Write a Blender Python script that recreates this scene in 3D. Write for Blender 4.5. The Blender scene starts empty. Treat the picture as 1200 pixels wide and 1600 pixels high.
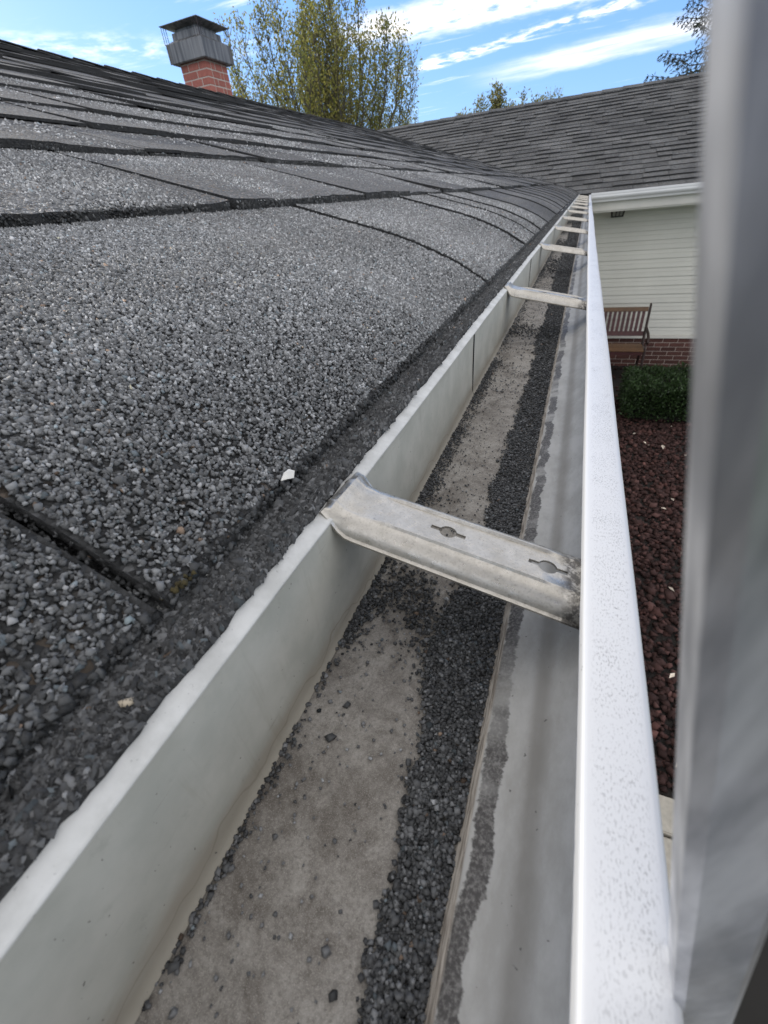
import bpy, bmesh, math, random
import numpy as np
from mathutils import Vector, Matrix, Quaternion

S = bpy.context.scene
COL = S.collection
RNG = np.random.default_rng(7)
random.seed(11)

# ------------------------------------------------------------------ camera
cam = bpy.data.cameras.new('camera')
camo = bpy.data.objects.new('camera', cam)
COL.objects.link(camo)
RX = np.array([[0.92943276, 0.14324047, -0.34005429],
               [0.3577955, -0.57514791, 0.73565431],
               [-0.09020604, -0.8054111, -0.58581211]])
right, down, fwd = RX[:, 0], RX[:, 1], RX[:, 2]
camo.matrix_world = Matrix(((right[0], -down[0], -fwd[0], 0),
                            (right[1], -down[1], -fwd[1], 0),
                            (right[2], -down[2], -fwd[2], 0),
                            (0, 0, 0, 1)))
cam.sensor_fit = 'VERTICAL'
cam.sensor_height = 36.0
cam.lens = 36.0 * 660 / 1600
cam.clip_start = 0.002
cam.clip_end = 2000
cam.dof.use_dof = True
cam.dof.focus_distance = 0.33
cam.dof.aperture_fstop = 14.85 / 0.85
S.camera = camo

# ------------------------------------------------------------------ light
SUN_EL, SUN_AZ = math.radians(20), math.radians(-70)      # azimuth from +Y, negative = towards -X
SUN_STRENGTH, SKY_STRENGTH, EXPOSURE = 2.2, 0.13, 0.82

S.view_settings.view_transform = 'Standard'
S.view_settings.look = 'None'
S.view_settings.gamma = 1
S.view_settings.use_curve_mapping = False
S.view_settings.exposure = EXPOSURE
S.cycles.max_bounces = 6
S.cycles.use_denoising = True


class NT:
    """small node-tree helper"""
    def __init__(s, nt):
        s.nt = nt
        s.n, s.l = nt.nodes, nt.links

    def add(s, t, **kw):
        n = s.n.new(t)
        for k, v in kw.items():
            setattr(n, k, v)
        return n

    def put(s, sock, v):
        if v is None:
            return
        if isinstance(v, bpy.types.NodeSocket):
            s.l.new(v, sock)
        else:
            sock.default_value = v

    def math(s, op, a, b=None, c=None, clamp=False):
        n = s.add('ShaderNodeMath', operation=op, use_clamp=clamp)
        s.put(n.inputs[0], a)
        s.put(n.inputs[1], b)
        s.put(n.inputs[2], c)
        return n.outputs[0]

    def ramp(s, v, lo, hi, a=0.0, b=1.0, smooth=True):
        n = s.add('ShaderNodeMapRange', interpolation_type='SMOOTHSTEP' if smooth else 'LINEAR')
        s.put(n.inputs[0], v)
        for i, x in enumerate((lo, hi, a, b)):
            s.put(n.inputs[i + 1], x)
        return n.outputs[0]

    def noise(s, vec, scale, detail=3, rough=.55, dist=0, color=False):
        n = s.add('ShaderNodeTexNoise')
        s.put(n.inputs['Vector'], vec)
        n.inputs['Scale'].default_value = scale
        n.inputs['Detail'].default_value = detail
        n.inputs['Roughness'].default_value = rough
        n.inputs['Distortion'].default_value = dist
        return n.outputs['Color'] if color else n.outputs['Fac']

    def voro(s, vec, scale, feature='F1', out='Distance'):
        n = s.add('ShaderNodeTexVoronoi', feature=feature)
        s.put(n.inputs['Vector'], vec)
        n.inputs['Scale'].default_value = scale
        return n.outputs[out]

    def mix(s, f, a, b, mode='MIX'):
        n = s.add('ShaderNodeMix', data_type='RGBA', blend_type=mode)
        s.put(n.inputs[0], f)
        s.put(n.inputs[6], a if isinstance(a, bpy.types.NodeSocket) else (*a, 1) if len(a) == 3 else a)
        s.put(n.inputs[7], b if isinstance(b, bpy.types.NodeSocket) else (*b, 1) if len(b) == 3 else b)
        return n.outputs[2]

    def pos(s, sx=1, sy=1, sz=1):
        g = s.add('ShaderNodeNewGeometry').outputs['Position']
        if (sx, sy, sz) == (1, 1, 1):
            return g
        n = s.add('ShaderNodeVectorMath', operation='MULTIPLY')
        s.l.new(g, n.inputs[0])
        n.inputs[1].default_value = (sx, sy, sz)
        return n.outputs[0]

    def xyz(s, v):
        n = s.add('ShaderNodeSeparateXYZ')
        s.l.new(v, n.inputs[0])
        return n.outputs

    def bump(s, h, strength=.4, dist=.001, normal=None):
        n = s.add('ShaderNodeBump')
        n.inputs['Strength'].default_value = strength
        n.inputs['Distance'].default_value = dist
        s.put(n.inputs['Height'], h)
        if normal is not None:
            s.l.new(normal, n.inputs['Normal'])
        return n.outputs[0]


# world: physical sky with thin cloud bands
w = bpy.data.worlds.new('World')
S.world = w
w.use_nodes = True
W = NT(w.node_tree)
W.n.clear()
sky = W.add('ShaderNodeTexSky', sky_type='NISHITA')
sky.sun_disc = False
sky.sun_elevation = SUN_EL
sky.sun_rotation = SUN_AZ
sky.altitude = 300
sky.air_density = 1.0
sky.dust_density = 0.35
sky.ozone_density = 2.5
d = W.add('ShaderNodeTexCoord').outputs['Generated']
dx, dy, dz = W.xyz(d)
zc = W.math('MAXIMUM', dz, 0.02)
px = W.math('DIVIDE', dx, zc)
py = W.math('DIVIDE', dy, zc)
cv = W.add('ShaderNodeCombineXYZ')
W.l.new(px, cv.inputs[0]); W.l.new(py, cv.inputs[1])
pv = cv.outputs[0]
rot = W.add('ShaderNodeMapping')
rot.inputs['Rotation'].default_value = (0, 0, math.radians(17))
rot.inputs['Scale'].default_value = (.55, 1.9, 1)
W.l.new(pv, rot.inputs[0])
streak = W.noise(rot.outputs[0], 1.6, 6, .62, .3)
fine = W.noise(pv, 5.0, 5, .6, .2)


warp = W.math('MULTIPLY', W.math('SUBTRACT', W.noise(pv, 2.6, 5, .65), .5), .55)
pyw = W.math('ADD', py, warp)


def band(off, slope, width, x0, x1, soft):
    c = W.math('SUBTRACT', pyw, W.math('MULTIPLY_ADD', px, slope, off))
    g = W.ramp(W.math('ABSOLUTE', c), width, width * .15)
    return W.math('MULTIPLY', g, W.math('MULTIPLY', W.ramp(px, x0 - soft, x0 + soft), W.ramp(px, x1 + soft, x1 - soft)))


b1 = W.math('MULTIPLY', band(4.93, -.306, .24, -1.8, .25, .35), W.ramp(fine, .38, .66, 0, .95))
b2 = W.math('MULTIPLY', band(4.35, .12, .5, -1.75, .3, .35), W.ramp(fine, .28, .56))
b3 = W.math('MULTIPLY', band(6.2, -.25, .75, -.9, 3.0, .7), W.ramp(streak, .2, .75, .15, .85))
b4 = W.math('MULTIPLY', band(6.1, .95, .6, -3.6, -2.6, .4), W.ramp(fine, .40, .75, 0, .5))
cover = W.math('ADD', W.math('MULTIPLY', dz, .9), W.math('SUBTRACT', W.math('MULTIPLY', dx, .25), W.math('MULTIPLY', dy, .25)))  # added cloud deck, mostly out of view, to whiten the skylight in shade
allc = W.math('MULTIPLY', W.ramp(W.math('ADD', streak, W.math('MULTIPLY', W.ramp(cover, -.15, .7), .42)), .58, .86), W.ramp(fine, .2, .7, .55, .92))
cl = W.math('MAXIMUM', W.math('MAXIMUM', b1, b2), W.math('MAXIMUM', b3, W.math('MAXIMUM', b4, allc)), clamp=True)
cl = W.math('MULTIPLY', cl, W.ramp(dz, .02, .08))
veil = W.mix(.6, sky.outputs[0], (.85, 2.15, 5.3))
lum = W.add('ShaderNodeRGBToBW')
W.l.new(sky.outputs[0], lum.inputs[0])
cb = W.add('ShaderNodeCombineColor')
cloudv = W.math('ADD', W.math('MULTIPLY', lum.outputs[0], .5), 6.2)
for i, k in enumerate((1.0, .955, .90)):
    W.l.new(W.math('MULTIPLY', cloudv, k), cb.inputs[i])
skyc = W.mix(cl, veil, cb.outputs[0])
bg = W.add('ShaderNodeBackground')
bg.inputs['Strength'].default_value = SKY_STRENGTH
W.l.new(skyc, bg.inputs['Color'])
wo = W.add('ShaderNodeOutputWorld')
W.l.new(bg.outputs[0], wo.inputs[0])

sun = bpy.data.lights.new('sun', 'SUN')
sun.energy = SUN_STRENGTH
sun.angle = math.radians(.5)
sun.color = (1, .93, .82)
suno = bpy.data.objects.new('sun', sun)
COL.objects.link(suno)
sdir = Vector((math.sin(SUN_AZ) * math.cos(SUN_EL), math.cos(SUN_AZ) * math.cos(SUN_EL), math.sin(SUN_EL)))
suno.rotation_mode = 'QUATERNION'
suno.rotation_quaternion = sdir.to_track_quat('Z', 'Y')
suno.location = sdir * 60

# ------------------------------------------------------------------ materials
MATS = {}


def newmat(name, rough=.6, metal=0.0, spec=.5):
    m = bpy.data.materials.new(name)
    m.use_nodes = True
    t = NT(m.node_tree)
    p = m.node_tree.nodes['Principled BSDF']
    p.inputs['Roughness'].default_value = rough
    p.inputs['Metallic'].default_value = metal
    p.inputs['Specular IOR Level'].default_value = spec
    MATS[name] = m
    return m, t, p


def simple(name, col, rough=.6, metal=0, nscale=8, var=.15, bump=0, bscale=200, spec=.5, bdist=.001, objrand=0):
    m, t, p = newmat(name, rough, metal, spec)
    v = t.pos()
    f = t.noise(v, nscale, 5, .6)
    k = t.ramp(f, .25, .75, 1 - var, 1 + var, False)
    if objrand:
        r = t.add('ShaderNodeObjectInfo').outputs['Random']
        k = t.math('MULTIPLY', k, t.ramp(r, 0, 1, 1 - objrand, 1 + objrand, False))
    cc = t.add('ShaderNodeVectorMath', operation='SCALE')
    cc.inputs[0].default_value = col
    t.l.new(k, cc.inputs['Scale'])
    t.l.new(cc.outputs[0], p.inputs['Base Color'])
    if bump:
        t.l.new(t.bump(t.noise(v, bscale, 3), bump, bdist), p.inputs['Normal'])
    return m


def attr_mat(name, rough=.6, spec=.4, translucent=0.0):
    m, t, p = newmat(name, rough, 0, spec)
    a = t.add('ShaderNodeAttribute', attribute_name='tint')
    t.l.new(a.outputs['Color'], p.inputs['Base Color'])
    if translucent:
        tr = t.add('ShaderNodeBsdfTranslucent')
        t.l.new(a.outputs['Color'], tr.inputs[0])
        mx = t.add('ShaderNodeMixShader')
        mx.inputs[0].default_value = translucent
        t.l.new(p.outputs[0], mx.inputs[1])
        t.l.new(tr.outputs[0], mx.inputs[2])
        t.l.new(mx.outputs[0], m.node_tree.nodes['Material Output'].inputs[0])
    return m


def shingle_mat(name, base, gscale, bdist, patch=.25, objrand=.22, nearfade=False):
    """asphalt shingle: every cell of the voronoi is a granule with its own grey"""
    m, t, p = newmat(name, .8, 0, .2)
    v = t.pos()
    cellc = t.voro(v, gscale, out='Color')
    cr = t.add('ShaderNodeSeparateColor')
    t.l.new(cellc, cr.inputs[0])
    dist = t.voro(v, gscale)
    g = t.ramp(cr.outputs[0], .0, 1, .55, 1.35, False)
    g = t.math('ADD', g, t.ramp(cr.outputs[1], .86, .98, 0, 1.3))
    g = t.math('MULTIPLY', g, t.ramp(t.noise(v, 2.3, 4), .3, .7, 1 - patch, 1 + patch, False))
    r = t.add('ShaderNodeObjectInfo').outputs['Random']
    g = t.math('MULTIPLY', g, t.ramp(r, 0, 1, 1 - objrand, 1 + objrand, False))
    c = t.mix(t.ramp(cr.outputs[2], .9, .97), base, (base[0] * 1.5, base[1] * 1.2, base[2] * .95))
    sc = t.add('ShaderNodeVectorMath', operation='SCALE')
    t.l.new(c, sc.inputs[0]); t.l.new(g, sc.inputs['Scale'])
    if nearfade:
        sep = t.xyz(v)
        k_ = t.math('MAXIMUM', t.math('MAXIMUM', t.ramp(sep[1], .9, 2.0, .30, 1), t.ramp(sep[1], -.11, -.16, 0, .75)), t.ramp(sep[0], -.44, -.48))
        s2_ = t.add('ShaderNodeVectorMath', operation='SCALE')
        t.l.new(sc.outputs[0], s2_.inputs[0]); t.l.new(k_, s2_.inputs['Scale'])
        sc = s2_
    t.l.new(sc.outputs[0], p.inputs['Base Color'])
    h = t.math('SUBTRACT', 1.0, dist)
    t.l.new(t.bump(h, 1.0, bdist), p.inputs['Normal'])
    return m


M_SH = shingle_mat('weathered_granule_shingle', (.125, .126, .126), 330, .004)
M_SHE = shingle_mat('eave_shingle', (.125, .126, .126), 330, .004, nearfade=True)    # asphalt base, darkened under modelled granules to paint in their gap shade
M_SHW = shingle_mat('wing_shingle', (.078, .080, .081), 150, .004, .3, .2)
M_ASPH = simple('black_asphalt', (.026, .026, .026), .85, 0, 240, .9, 1, 420, bdist=.003)
M_GRAN = attr_mat('granules', .72, .2)
M_CONC = simple('pale_concrete', (.42, .39, .33), .9, 0, 30, .2, .5, 220)
M_WOODW = simple('white_board', (.68, .66, .60), .55, 0, 3, .08, .1, 60)
M_SIDING = simple('cream_siding', (.66, .65, .585), .5, 0, 2.5, .06, .08, 30, objrand=.03)
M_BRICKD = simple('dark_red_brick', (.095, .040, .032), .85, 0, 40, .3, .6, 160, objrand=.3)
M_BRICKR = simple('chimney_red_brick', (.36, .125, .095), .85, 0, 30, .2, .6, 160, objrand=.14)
M_MORTAR = simple('mortar', (.52, .45, .40), .95, 0, 40, .15, .5, 200)
M_SOIL = simple('shade_dark_soil', (.016, .013, .011), .95, 0, 9, .4, 1, 60, bdist=.02)  # soil taken near black, painting in the shadow below the wing wall
M_LAWN = simple('lawn', (.05, .09, .025), .95, 0, .8, .35, 1, 40, bdist=.03)
M_ROCK = attr_mat('lava_rock', .9, .25)
M_LEAF = attr_mat('tree_leaf', .5, .35, .5)
M_BARK = simple('grey_bark', (.10, .085, .065), .9, 0, 12, .3, .8, 50, bdist=.01)
M_HEDGE = attr_mat('hedge_leaf', .45, .4, .2)
M_NEEDLE = attr_mat('spruce_needle', .6, .3, .1)
M_IRON = simple('dark_iron', (.035, .020, .018), .45, .3, 20, .3, .2, 200)
M_MAROON = simple('maroon_wood', (.06, .018, .018), .5, 0, 25, .3, .3, 120, objrand=.15)
M_AMBER = simple('amber_wood', (.14, .075, .036), .5, 0, 25, .3, .3, 120, objrand=.1)
M_BLACKM = simple('black_lantern_metal', (.015, .014, .013), .4, .5, 20, .2)
M_GLASS, _t, _p = newmat('frosted_lantern_glass', .25)
_t.l.new(_t.mix(_t.noise(_t.pos(), 40), (.55, .55, .5), (.7, .7, .66)), _p.inputs['Base Color'])
_p.inputs['Transmission Weight'].default_value = .6
M_FLAKE = simple('white_flake', (.75, .73, .68), .7, 0, 200, .1)
M_MOSS = simple('dry_moss', (.055, .044, .016), .95, 0, 300, .5, 1, 900)
M_PETAL = simple('pale_leaf', (.66, .58, .48), .7, 0, 60, .2, objrand=.25)
M_DARKBR = simple('dark_brown_web', (.012, .008, .006), .6, 0, 20, .2)

# sheet-metal shroud of the chimney: streaked lead-grey
M_SHROUD, t, p = newmat('galvanised_shroud', .5, .35)
st = t.noise(t.pos(14, 14, .8), 1.6, 4, .6)
t.l.new(t.mix(t.ramp(st, .3, .7), (.085, .087, .09), (.26, .255, .25)), p.inputs['Base Color'])


def paint(name, base, dirt, rough=.42):
    m, t, p = newmat(name, rough, 0, .5)
    return m, t, p


# back panel of the gutter: dull beige-grey paint, dirtier towards its foot
M_BACK, t, p = newmat('dull_gutter_paint', .55, 0, .3)
v = t.pos()
x, y, z = t.xyz(v)
n1 = t.noise(v, 35, 5, .6)
n2 = t.noise(t.pos(1, .25, 1), 60, 4, .6, .5)
foot = t.ramp(t.math('ADD', z, t.math('MULTIPLY', t.math('SUBTRACT', n2, .5), .022)), -.1885, -.172, 1, 0)
c = t.mix(t.ramp(n1, .3, .7), (.36, .365, .325), (.44, .44, .395))
c = t.mix(t.math('MULTIPLY', foot, .75), c, (.27, .24, .19))
edge = t.ramp(t.math('ABSOLUTE', t.math('SUBTRACT', t.math('ADD', z, t.math('MULTIPLY', t.noise(t.pos(1, 1, 1), 22, 3), .03)), -.1705)), .0007, 0, 0, .55)
c = t.mix(edge, c, (.20, .17, .13))
drip = t.ramp(t.noise(t.pos(1, 1, .06), 130, 5, .7), .55, .75, 0, .4)
c = t.mix(t.math('MULTIPLY', drip, t.ramp(t.noise(v, 14, 3), .4, .6)), c, (.24, .22, .17))
scr = t.ramp(t.noise(t.pos(1, .06, 1.6), 420, 2, .5), .70, .74, 0, .45)
c = t.mix(scr, c, (.2, .19, .165))
c = t.mix(t.ramp(t.noise(v, 75, 5, .75), .58, .74, 0, .35), c, (.25, .25, .22))
speck = t.ramp(t.noise(t.pos(1, 1, 1), 420, 2, .5), .735, .765)
c = t.mix(t.math('MULTIPLY', speck, .8), c, (.06, .055, .05))
t.l.new(c, p.inputs['Base Color'])
t.l.new(t.bump(t.noise(v, 300, 2), .06, .0005), p.inputs['Normal'])

# drip-edge strip: chalky pale grey
M_DRIP, t, p = newmat('chalky_drip_edge', .6)
v = t.pos()
c = t.mix(t.ramp(t.noise(v, 60, 5, .65), .35, .7), (.60, .60, .575), (.47, .47, .445))
c = t.mix(t.math('MULTIPLY', t.ramp(t.noise(v, 700, 2), .68, .75), .5), c, (.2, .2, .19))
t.l.new(c, p.inputs['Base Color'])
t.l.new(t.bump(t.noise(v, 500, 2), .1, .0005), p.inputs['Normal'])

# gutter floor: silt-stained
M_FLOOR, t, p = newmat('silt_stained_floor', .8, 0, .3)
v = t.pos()
big = t.noise(v, 34, 7, .74, .5)
mid = t.noise(v, 150, 4, .7)
grit = t.noise(v, 700, 6, .8)
c = t.mix(t.ramp(big, .38, .62), (.140, .124, .106), (.320, .300, .268))
c = t.mix(t.math('MULTIPLY', t.ramp(mid, .4, .7), .5), c, (.33, .31, .275))
c = t.mix(t.ramp(t.noise(v, 30, 5, .65, .8), .52, .72, 0, .7), c, (.10, .085, .07))
c = t.mix(t.ramp(grit, .40, .72, 0, .75), c, (.10, .088, .074))
c = t.mix(t.ramp(t.noise(v, 2600, 2, .7), .5, .72, 0, .6), c, (.46, .43, .38))
t.l.new(c, p.inputs['Base Color'])
t.l.new(t.bump(t.math('ADD', grit, t.math('MULTIPLY', mid, .6)), .5, .0008), p.inputs['Normal'])

# ogee front of the gutter: stained band along its first fold
M_FRONT, t, p = newmat('stained_front_paint', .6, 0, .25)
v = t.pos()
x, y, z = t.xyz(v)
wob = t.math('MULTIPLY', t.math('SUBTRACT', t.noise(t.pos(.3, 1, .3), 26, 6, .72), .5), .015)
fin = t.math('MULTIPLY', t.math('SUBTRACT', t.noise(v, 180, 5, .75), .5), .004)
xx = t.math('ADD', x, t.math('ADD', wob, fin))
band_ = t.math('MULTIPLY', t.ramp(xx, -.0068, -.0056), t.ramp(xx, .0012, .0002))
clean = t.mix(t.ramp(t.noise(t.pos(1, .5, 1), 55, 6, .7), .36, .64), (.34, .33, .30), (.43, .42, .39))
dirtc = t.mix(t.ramp(t.noise(v, 700, 3, .7), .4, .7), (.055, .05, .046), (.19, .18, .165))
c = t.mix(t.math('MULTIPLY', band_, t.ramp(t.noise(t.pos(.4, 1, .4), 30, 3), .34, .52, .25, .95)), clean, dirtc)
riser = t.ramp(x, -.0062, -.0074)
c = t.mix(riser, c, t.mix(t.ramp(t.noise(t.pos(6, .6, 6), 120, 4, .6), .35, .65), (.19, .16, .13), (.50, .45, .38)))  # brown riser, its pale tone a highlight painted along the fold
groove = t.math('MULTIPLY', t.ramp(x, .0075, .012), t.ramp(x, .019, .0135))
c = t.mix(t.math('MULTIPLY', groove, .55), c, (.17, .155, .13))  # shade of the ogee crease painted into the colour
ring = t.noise(t.pos(.5, 1, .5), 24, 3, .6, .6)
c = t.mix(t.math('MULTIPLY', t.ramp(t.math('ABSOLUTE', t.math('SUBTRACT', ring, .66)), .02, .002), t.math('MULTIPLY', t.ramp(x, .012, .004, 0, .6), t.math('MULTIPLY', t.ramp(y, .06, .10), t.ramp(y, .21, .17)))), c, (.36, .32, .19))
sp = t.ramp(t.noise(v, 520, 2, .5), .73, .76)
c = t.mix(t.math('MULTIPLY', sp, .75), c, (.08, .075, .07))
t.l.new(c, p.inputs['Base Color'])
t.l.new(t.bump(t.noise(v, 400, 2), .06, .0005), p.inputs['Normal'])

# lip: white paint with fine dark fly-specks along its middle
M_LIP, t, p = newmat('speckled_white_lip', .35)
v = t.pos()
x, y, z = t.xyz(v)
stre = t.noise(t.pos(1.9, .8, 1), 880, 3, .7)
clus = t.ramp(t.noise(v, 45, 4, .6), .25, .7, -.05, .045, False)
mask = t.math('MULTIPLY', t.ramp(x, .0235, .0275), t.ramp(x, .0405, .0365))
thr = t.math('SUBTRACT', .548, t.math('MULTIPLY', clus, 1.0))
sp = t.math('MULTIPLY', t.ramp(t.math('SUBTRACT', stre, thr), 0, .04), mask)
c = t.mix(t.math('MULTIPLY', t.math('MULTIPLY', sp, .62), t.ramp(t.noise(v, 24, 4, .7), .3, .62, .35, 1)), (.53, .54, .555), (.14, .14, .15))
c = t.mix(t.math('MULTIPLY', t.ramp(t.noise(t.pos(.5, 1, 1), 260, 2, .5), .74, .77), .8), c, (.07, .07, .075))
t.l.new(c, p.inputs['Base Color'])
M_WHITEG = simple('white_gutter_outside', (.76, .76, .75), .35, 0, 5, .05, .05, 60)

# hanger: dull mill aluminium, mottled
M_HANG, t, p = newmat('mottled_aluminium', .42, .85, .5)
v = t.pos()
x, y, z = t.xyz(v)
c = t.mix(t.ramp(t.noise(v, 90, 5, .65), .3, .7), (.44, .415, .365), (.54, .515, .465))
c = t.mix(t.ramp(t.noise(v, 900, 3, .7), .50, .7, 0, .5), c, (.27, .25, .215))
c = t.mix(t.math('MULTIPLY', t.ramp(t.math('ADD', x, t.math('MULTIPLY', t.noise(v, 60, 4), .02)), .019, .028), t.ramp(t.noise(v, 300, 3, .7), .4, .55, .3, .9)), c, (.07, .065, .06))
t.l.new(c, p.inputs['Base Color'])
t.l.new(t.ramp(t.noise(v, 240, 3), .3, .7, .26, .46), p.inputs['Roughness'])
t.l.new(t.bump(t.noise(v, 700, 3, .7), .12, .0005), p.inputs['Normal'])

# ladder: brushed, scuffed aluminium
M_LAD, t, p = newmat('scuffed_aluminium', .3, .85, .5)
v = t.pos()
c = t.mix(t.ramp(t.noise(t.pos(60, 60, 8), 3, 4, .6), .3, .7), (.34, .35, .375), (.66, .67, .69))
c = t.mix(t.ramp(t.noise(t.pos(1, 1, .35), 55, 4, .6), .5, .72, 0, .5), c, (.34, .34, .345))
t.l.new(c, p.inputs['Base Color'])
t.l.new(t.ramp(t.noise(v, 40, 4), .3, .7, .3, .5), p.inputs['Roughness'])

# ------------------------------------------------------------------ mesh helpers


def link(name, me, mat=None, parent=None, label=None, cat=None, group=None, kind=None):
    o = bpy.data.objects.new(name, me)
    COL.objects.link(o)
    if mat is not None and not me.materials:
        me.materials.append(mat)
    if parent is not None:
        o.parent = parent
        o.matrix_parent_inverse = Matrix.Translation(-root_loc(parent))
    for k, val in (('label', label), ('category', cat), ('group', group), ('kind', kind)):
        if val:
            o[k] = val
    return o


def root_loc(o):
    v = Vector(o.location)
    while o.parent:
        o = o.parent
        # a child carries the parent's inverse, so its own origin is already in world space
        return v
    return v


def empty(name, loc, label, cat, group=None):
    o = bpy.data.objects.new(name, None)
    o.location = loc
    COL.objects.link(o)
    o['label'] = label
    o['category'] = cat
    if group:
        o['group'] = group
    return o


def pydata(name, v, f, smooth=False):
    me = bpy.data.meshes.new(name)
    me.from_pydata([tuple(map(float, a)) for a in v], [], [tuple(map(int, a)) for a in f])
    if smooth:
        me.polygons.foreach_set('use_smooth', [True] * len(me.polygons))
    me.update()
    return me


def numesh(name, V, F, tint=None):
    """fast triangle mesh from numpy arrays"""
    me = bpy.data.meshes.new(name)
    n, m = len(V), len(F)
    me.vertices.add(n)
    me.vertices.foreach_set('co', V.astype(np.float32).ravel())
    me.loops.add(m * 3)
    me.loops.foreach_set('vertex_index', F.astype(np.int32).ravel())
    me.polygons.add(m)
    me.polygons.foreach_set('loop_start', np.arange(0, m * 3, 3, dtype=np.int32))
    me.update(calc_edges=True)
    if tint is not None:
        a = me.attributes.new('tint', 'FLOAT_COLOR', 'POINT')
        a.data.foreach_set('color', np.hstack([tint, np.ones((n, 1))]).astype(np.float32).ravel())
    return me


class MB:
    """collects boxes, tubes, sweeps into one mesh"""
    def __init__(s):
        s.v, s.f = [], []

    def add(s, v, f):
        b = len(s.v)
        s.v += [tuple(map(float, a)) for a in v]
        s.f += [tuple(i + b for i in a) for a in f]

    def box(s, x0, x1, y0, y1, z0, z1):
        s.add([(x, y, z) for x in (x0, x1) for y in (y0, y1) for z in (z0, z1)],
              [(0, 1, 3, 2), (4, 6, 7, 5), (0, 4, 5, 1), (2, 3, 7, 6), (0, 2, 6, 4), (1, 5, 7, 3)])
        return s

    def tube(s, pts, r, n=8, cap=True):
        pts = [Vector(p) for p in pts]
        rs = r if isinstance(r, (list, tuple)) else [r] * len(pts)
        rings = []
        up = None
        for i, p in enumerate(pts):
            tdir = (pts[min(i + 1, len(pts) - 1)] - pts[max(i - 1, 0)]).normalized()
            if up is None:
                up = tdir.orthogonal().normalized()
            up = (up - tdir * up.dot(tdir)).normalized()
            sd = tdir.cross(up)
            rings.append([p + (up * math.cos(a) + sd * math.sin(a)) * rs[i] for a in [2 * math.pi * k / n for k in range(n)]])
        v = [q for rg in rings for q in rg]
        f = [(i * n + k, i * n + (k + 1) % n, (i + 1) * n + (k + 1) % n, (i + 1) * n + k) for i in range(len(pts) - 1) for k in range(n)]
        if cap:
            f += [tuple(range(n))[::-1], tuple(range((len(pts) - 1) * n, len(pts) * n))]
        s.add(v, f)
        return s

    def sweep(s, prof, ys, closed=True, fn=None):
        """profile of (x,z) points swept along y; fn may displace"""
        n = len(prof)
        v = []
        for y in ys:
            for (x, z) in prof:
                v.append(fn(x, y, z) if fn else (x, y, z))
        f = []
        for i in range(len(ys) - 1):
            for k in range(n if closed else n - 1):
                k2 = (k + 1) % n
                f.append((i * n + k, (i + 1) * n + k, (i + 1) * n + k2, i * n + k2))
        if closed:
            f.append(tuple(range(n)))
            f.append(tuple(range((len(ys) - 1) * n, len(ys) * n))[::-1])
        s.add(v, f)
        return s

    def mesh(s, name, smooth=False, bevel=0, angle=40):
        me = pydata(name, s.v, s.f)
        bm = bmesh.new()
        bm.from_mesh(me)
        bmesh.ops.recalc_face_normals(bm, faces=bm.faces)
        if bevel:
            bmesh.ops.bevel(bm, geom=[e for e in bm.edges if len(e.link_faces) == 2 and e.calc_face_angle() > .6], offset=bevel, segments=2, affect='EDGES', clamp_overlap=True)
        if smooth:
            for fa in bm.faces:
                fa.smooth = True
            for e in bm.edges:
                if len(e.link_faces) == 2 and e.calc_face_angle() > math.radians(angle):
                    e.smooth = False
        bm.to_mesh(me)
        bm.free()
        return me

    def build(s, name, mat, parent=None, smooth=False, bevel=0, **kw):
        return link(name, s.mesh(name, smooth, bevel), mat, parent, **kw)


def thick(prof, t_):
    """closed section from an open polyline, offset by t_ to its left"""
    P = np.array(prof, float)
    d_ = np.gradient(P, axis=0)
    d_ /= np.linalg.norm(d_, axis=1)[:, None]
    nrm = np.stack([-d_[:, 1], d_[:, 0]], 1)
    Q = P + nrm * t_
    return [tuple(a) for a in P] + [tuple(a) for a in Q[::-1]]


def smoothpoly(prof, it=2):
    P = [np.array(a, float) for a in prof]
    for _ in range(it):
        Q = [P[0]]
        for a, b in zip(P[:-1], P[1:]):
            Q += [a * .75 + b * .25, a * .25 + b * .75]
        Q.append(P[-1])
        P = Q
    return [tuple(a) for a in P]


def frange(a, b, st):
    n = max(1, int(round((b - a) / st)))
    return [a + (b - a) * i / n for i in range(n + 1)]


_OCT = np.array([(1, 0, 0), (-1, 0, 0), (0, 1, 0), (0, -1, 0), (0, 0, 1), (0, 0, -1)], float)
_OCTF = np.array([(0, 2, 4), (2, 1, 4), (1, 3, 4), (3, 0, 4), (2, 0, 5), (1, 2, 5), (3, 1, 5), (0, 3, 5)])
_phi = (1 + 5 ** .5) / 2
_ICO = np.array([(-1, _phi, 0), (1, _phi, 0), (-1, -_phi, 0), (1, -_phi, 0), (0, -1, _phi), (0, 1, _phi), (0, -1, -_phi), (0, 1, -_phi),
                 (_phi, 0, -1), (_phi, 0, 1), (-_phi, 0, -1), (-_phi, 0, 1)]) / math.sqrt(1 + _phi ** 2)
_ICOF = np.array([(0, 11, 5), (0, 5, 1), (0, 1, 7), (0, 7, 10), (0, 10, 11), (1, 5, 9), (5, 11, 4), (11, 10, 2), (10, 7, 6), (7, 1, 8),
                  (3, 9, 4), (3, 4, 2), (3, 2, 6), (3, 6, 8), (3, 8, 9), (4, 9, 5), (2, 4, 11), (6, 2, 10), (8, 6, 7), (9, 8, 1)])
_CUB = np.array([(x, y, z) for x in (-.7, .7) for y in (-.7, .7) for z in (-.7, .7)], float)
_CUBF = np.array([(0, 1, 3), (0, 3, 2), (4, 6, 7), (4, 7, 5), (0, 4, 5), (0, 5, 1), (2, 3, 7), (2, 7, 6), (0, 2, 6), (0, 6, 4), (1, 5, 7), (1, 7, 3)])


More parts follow.
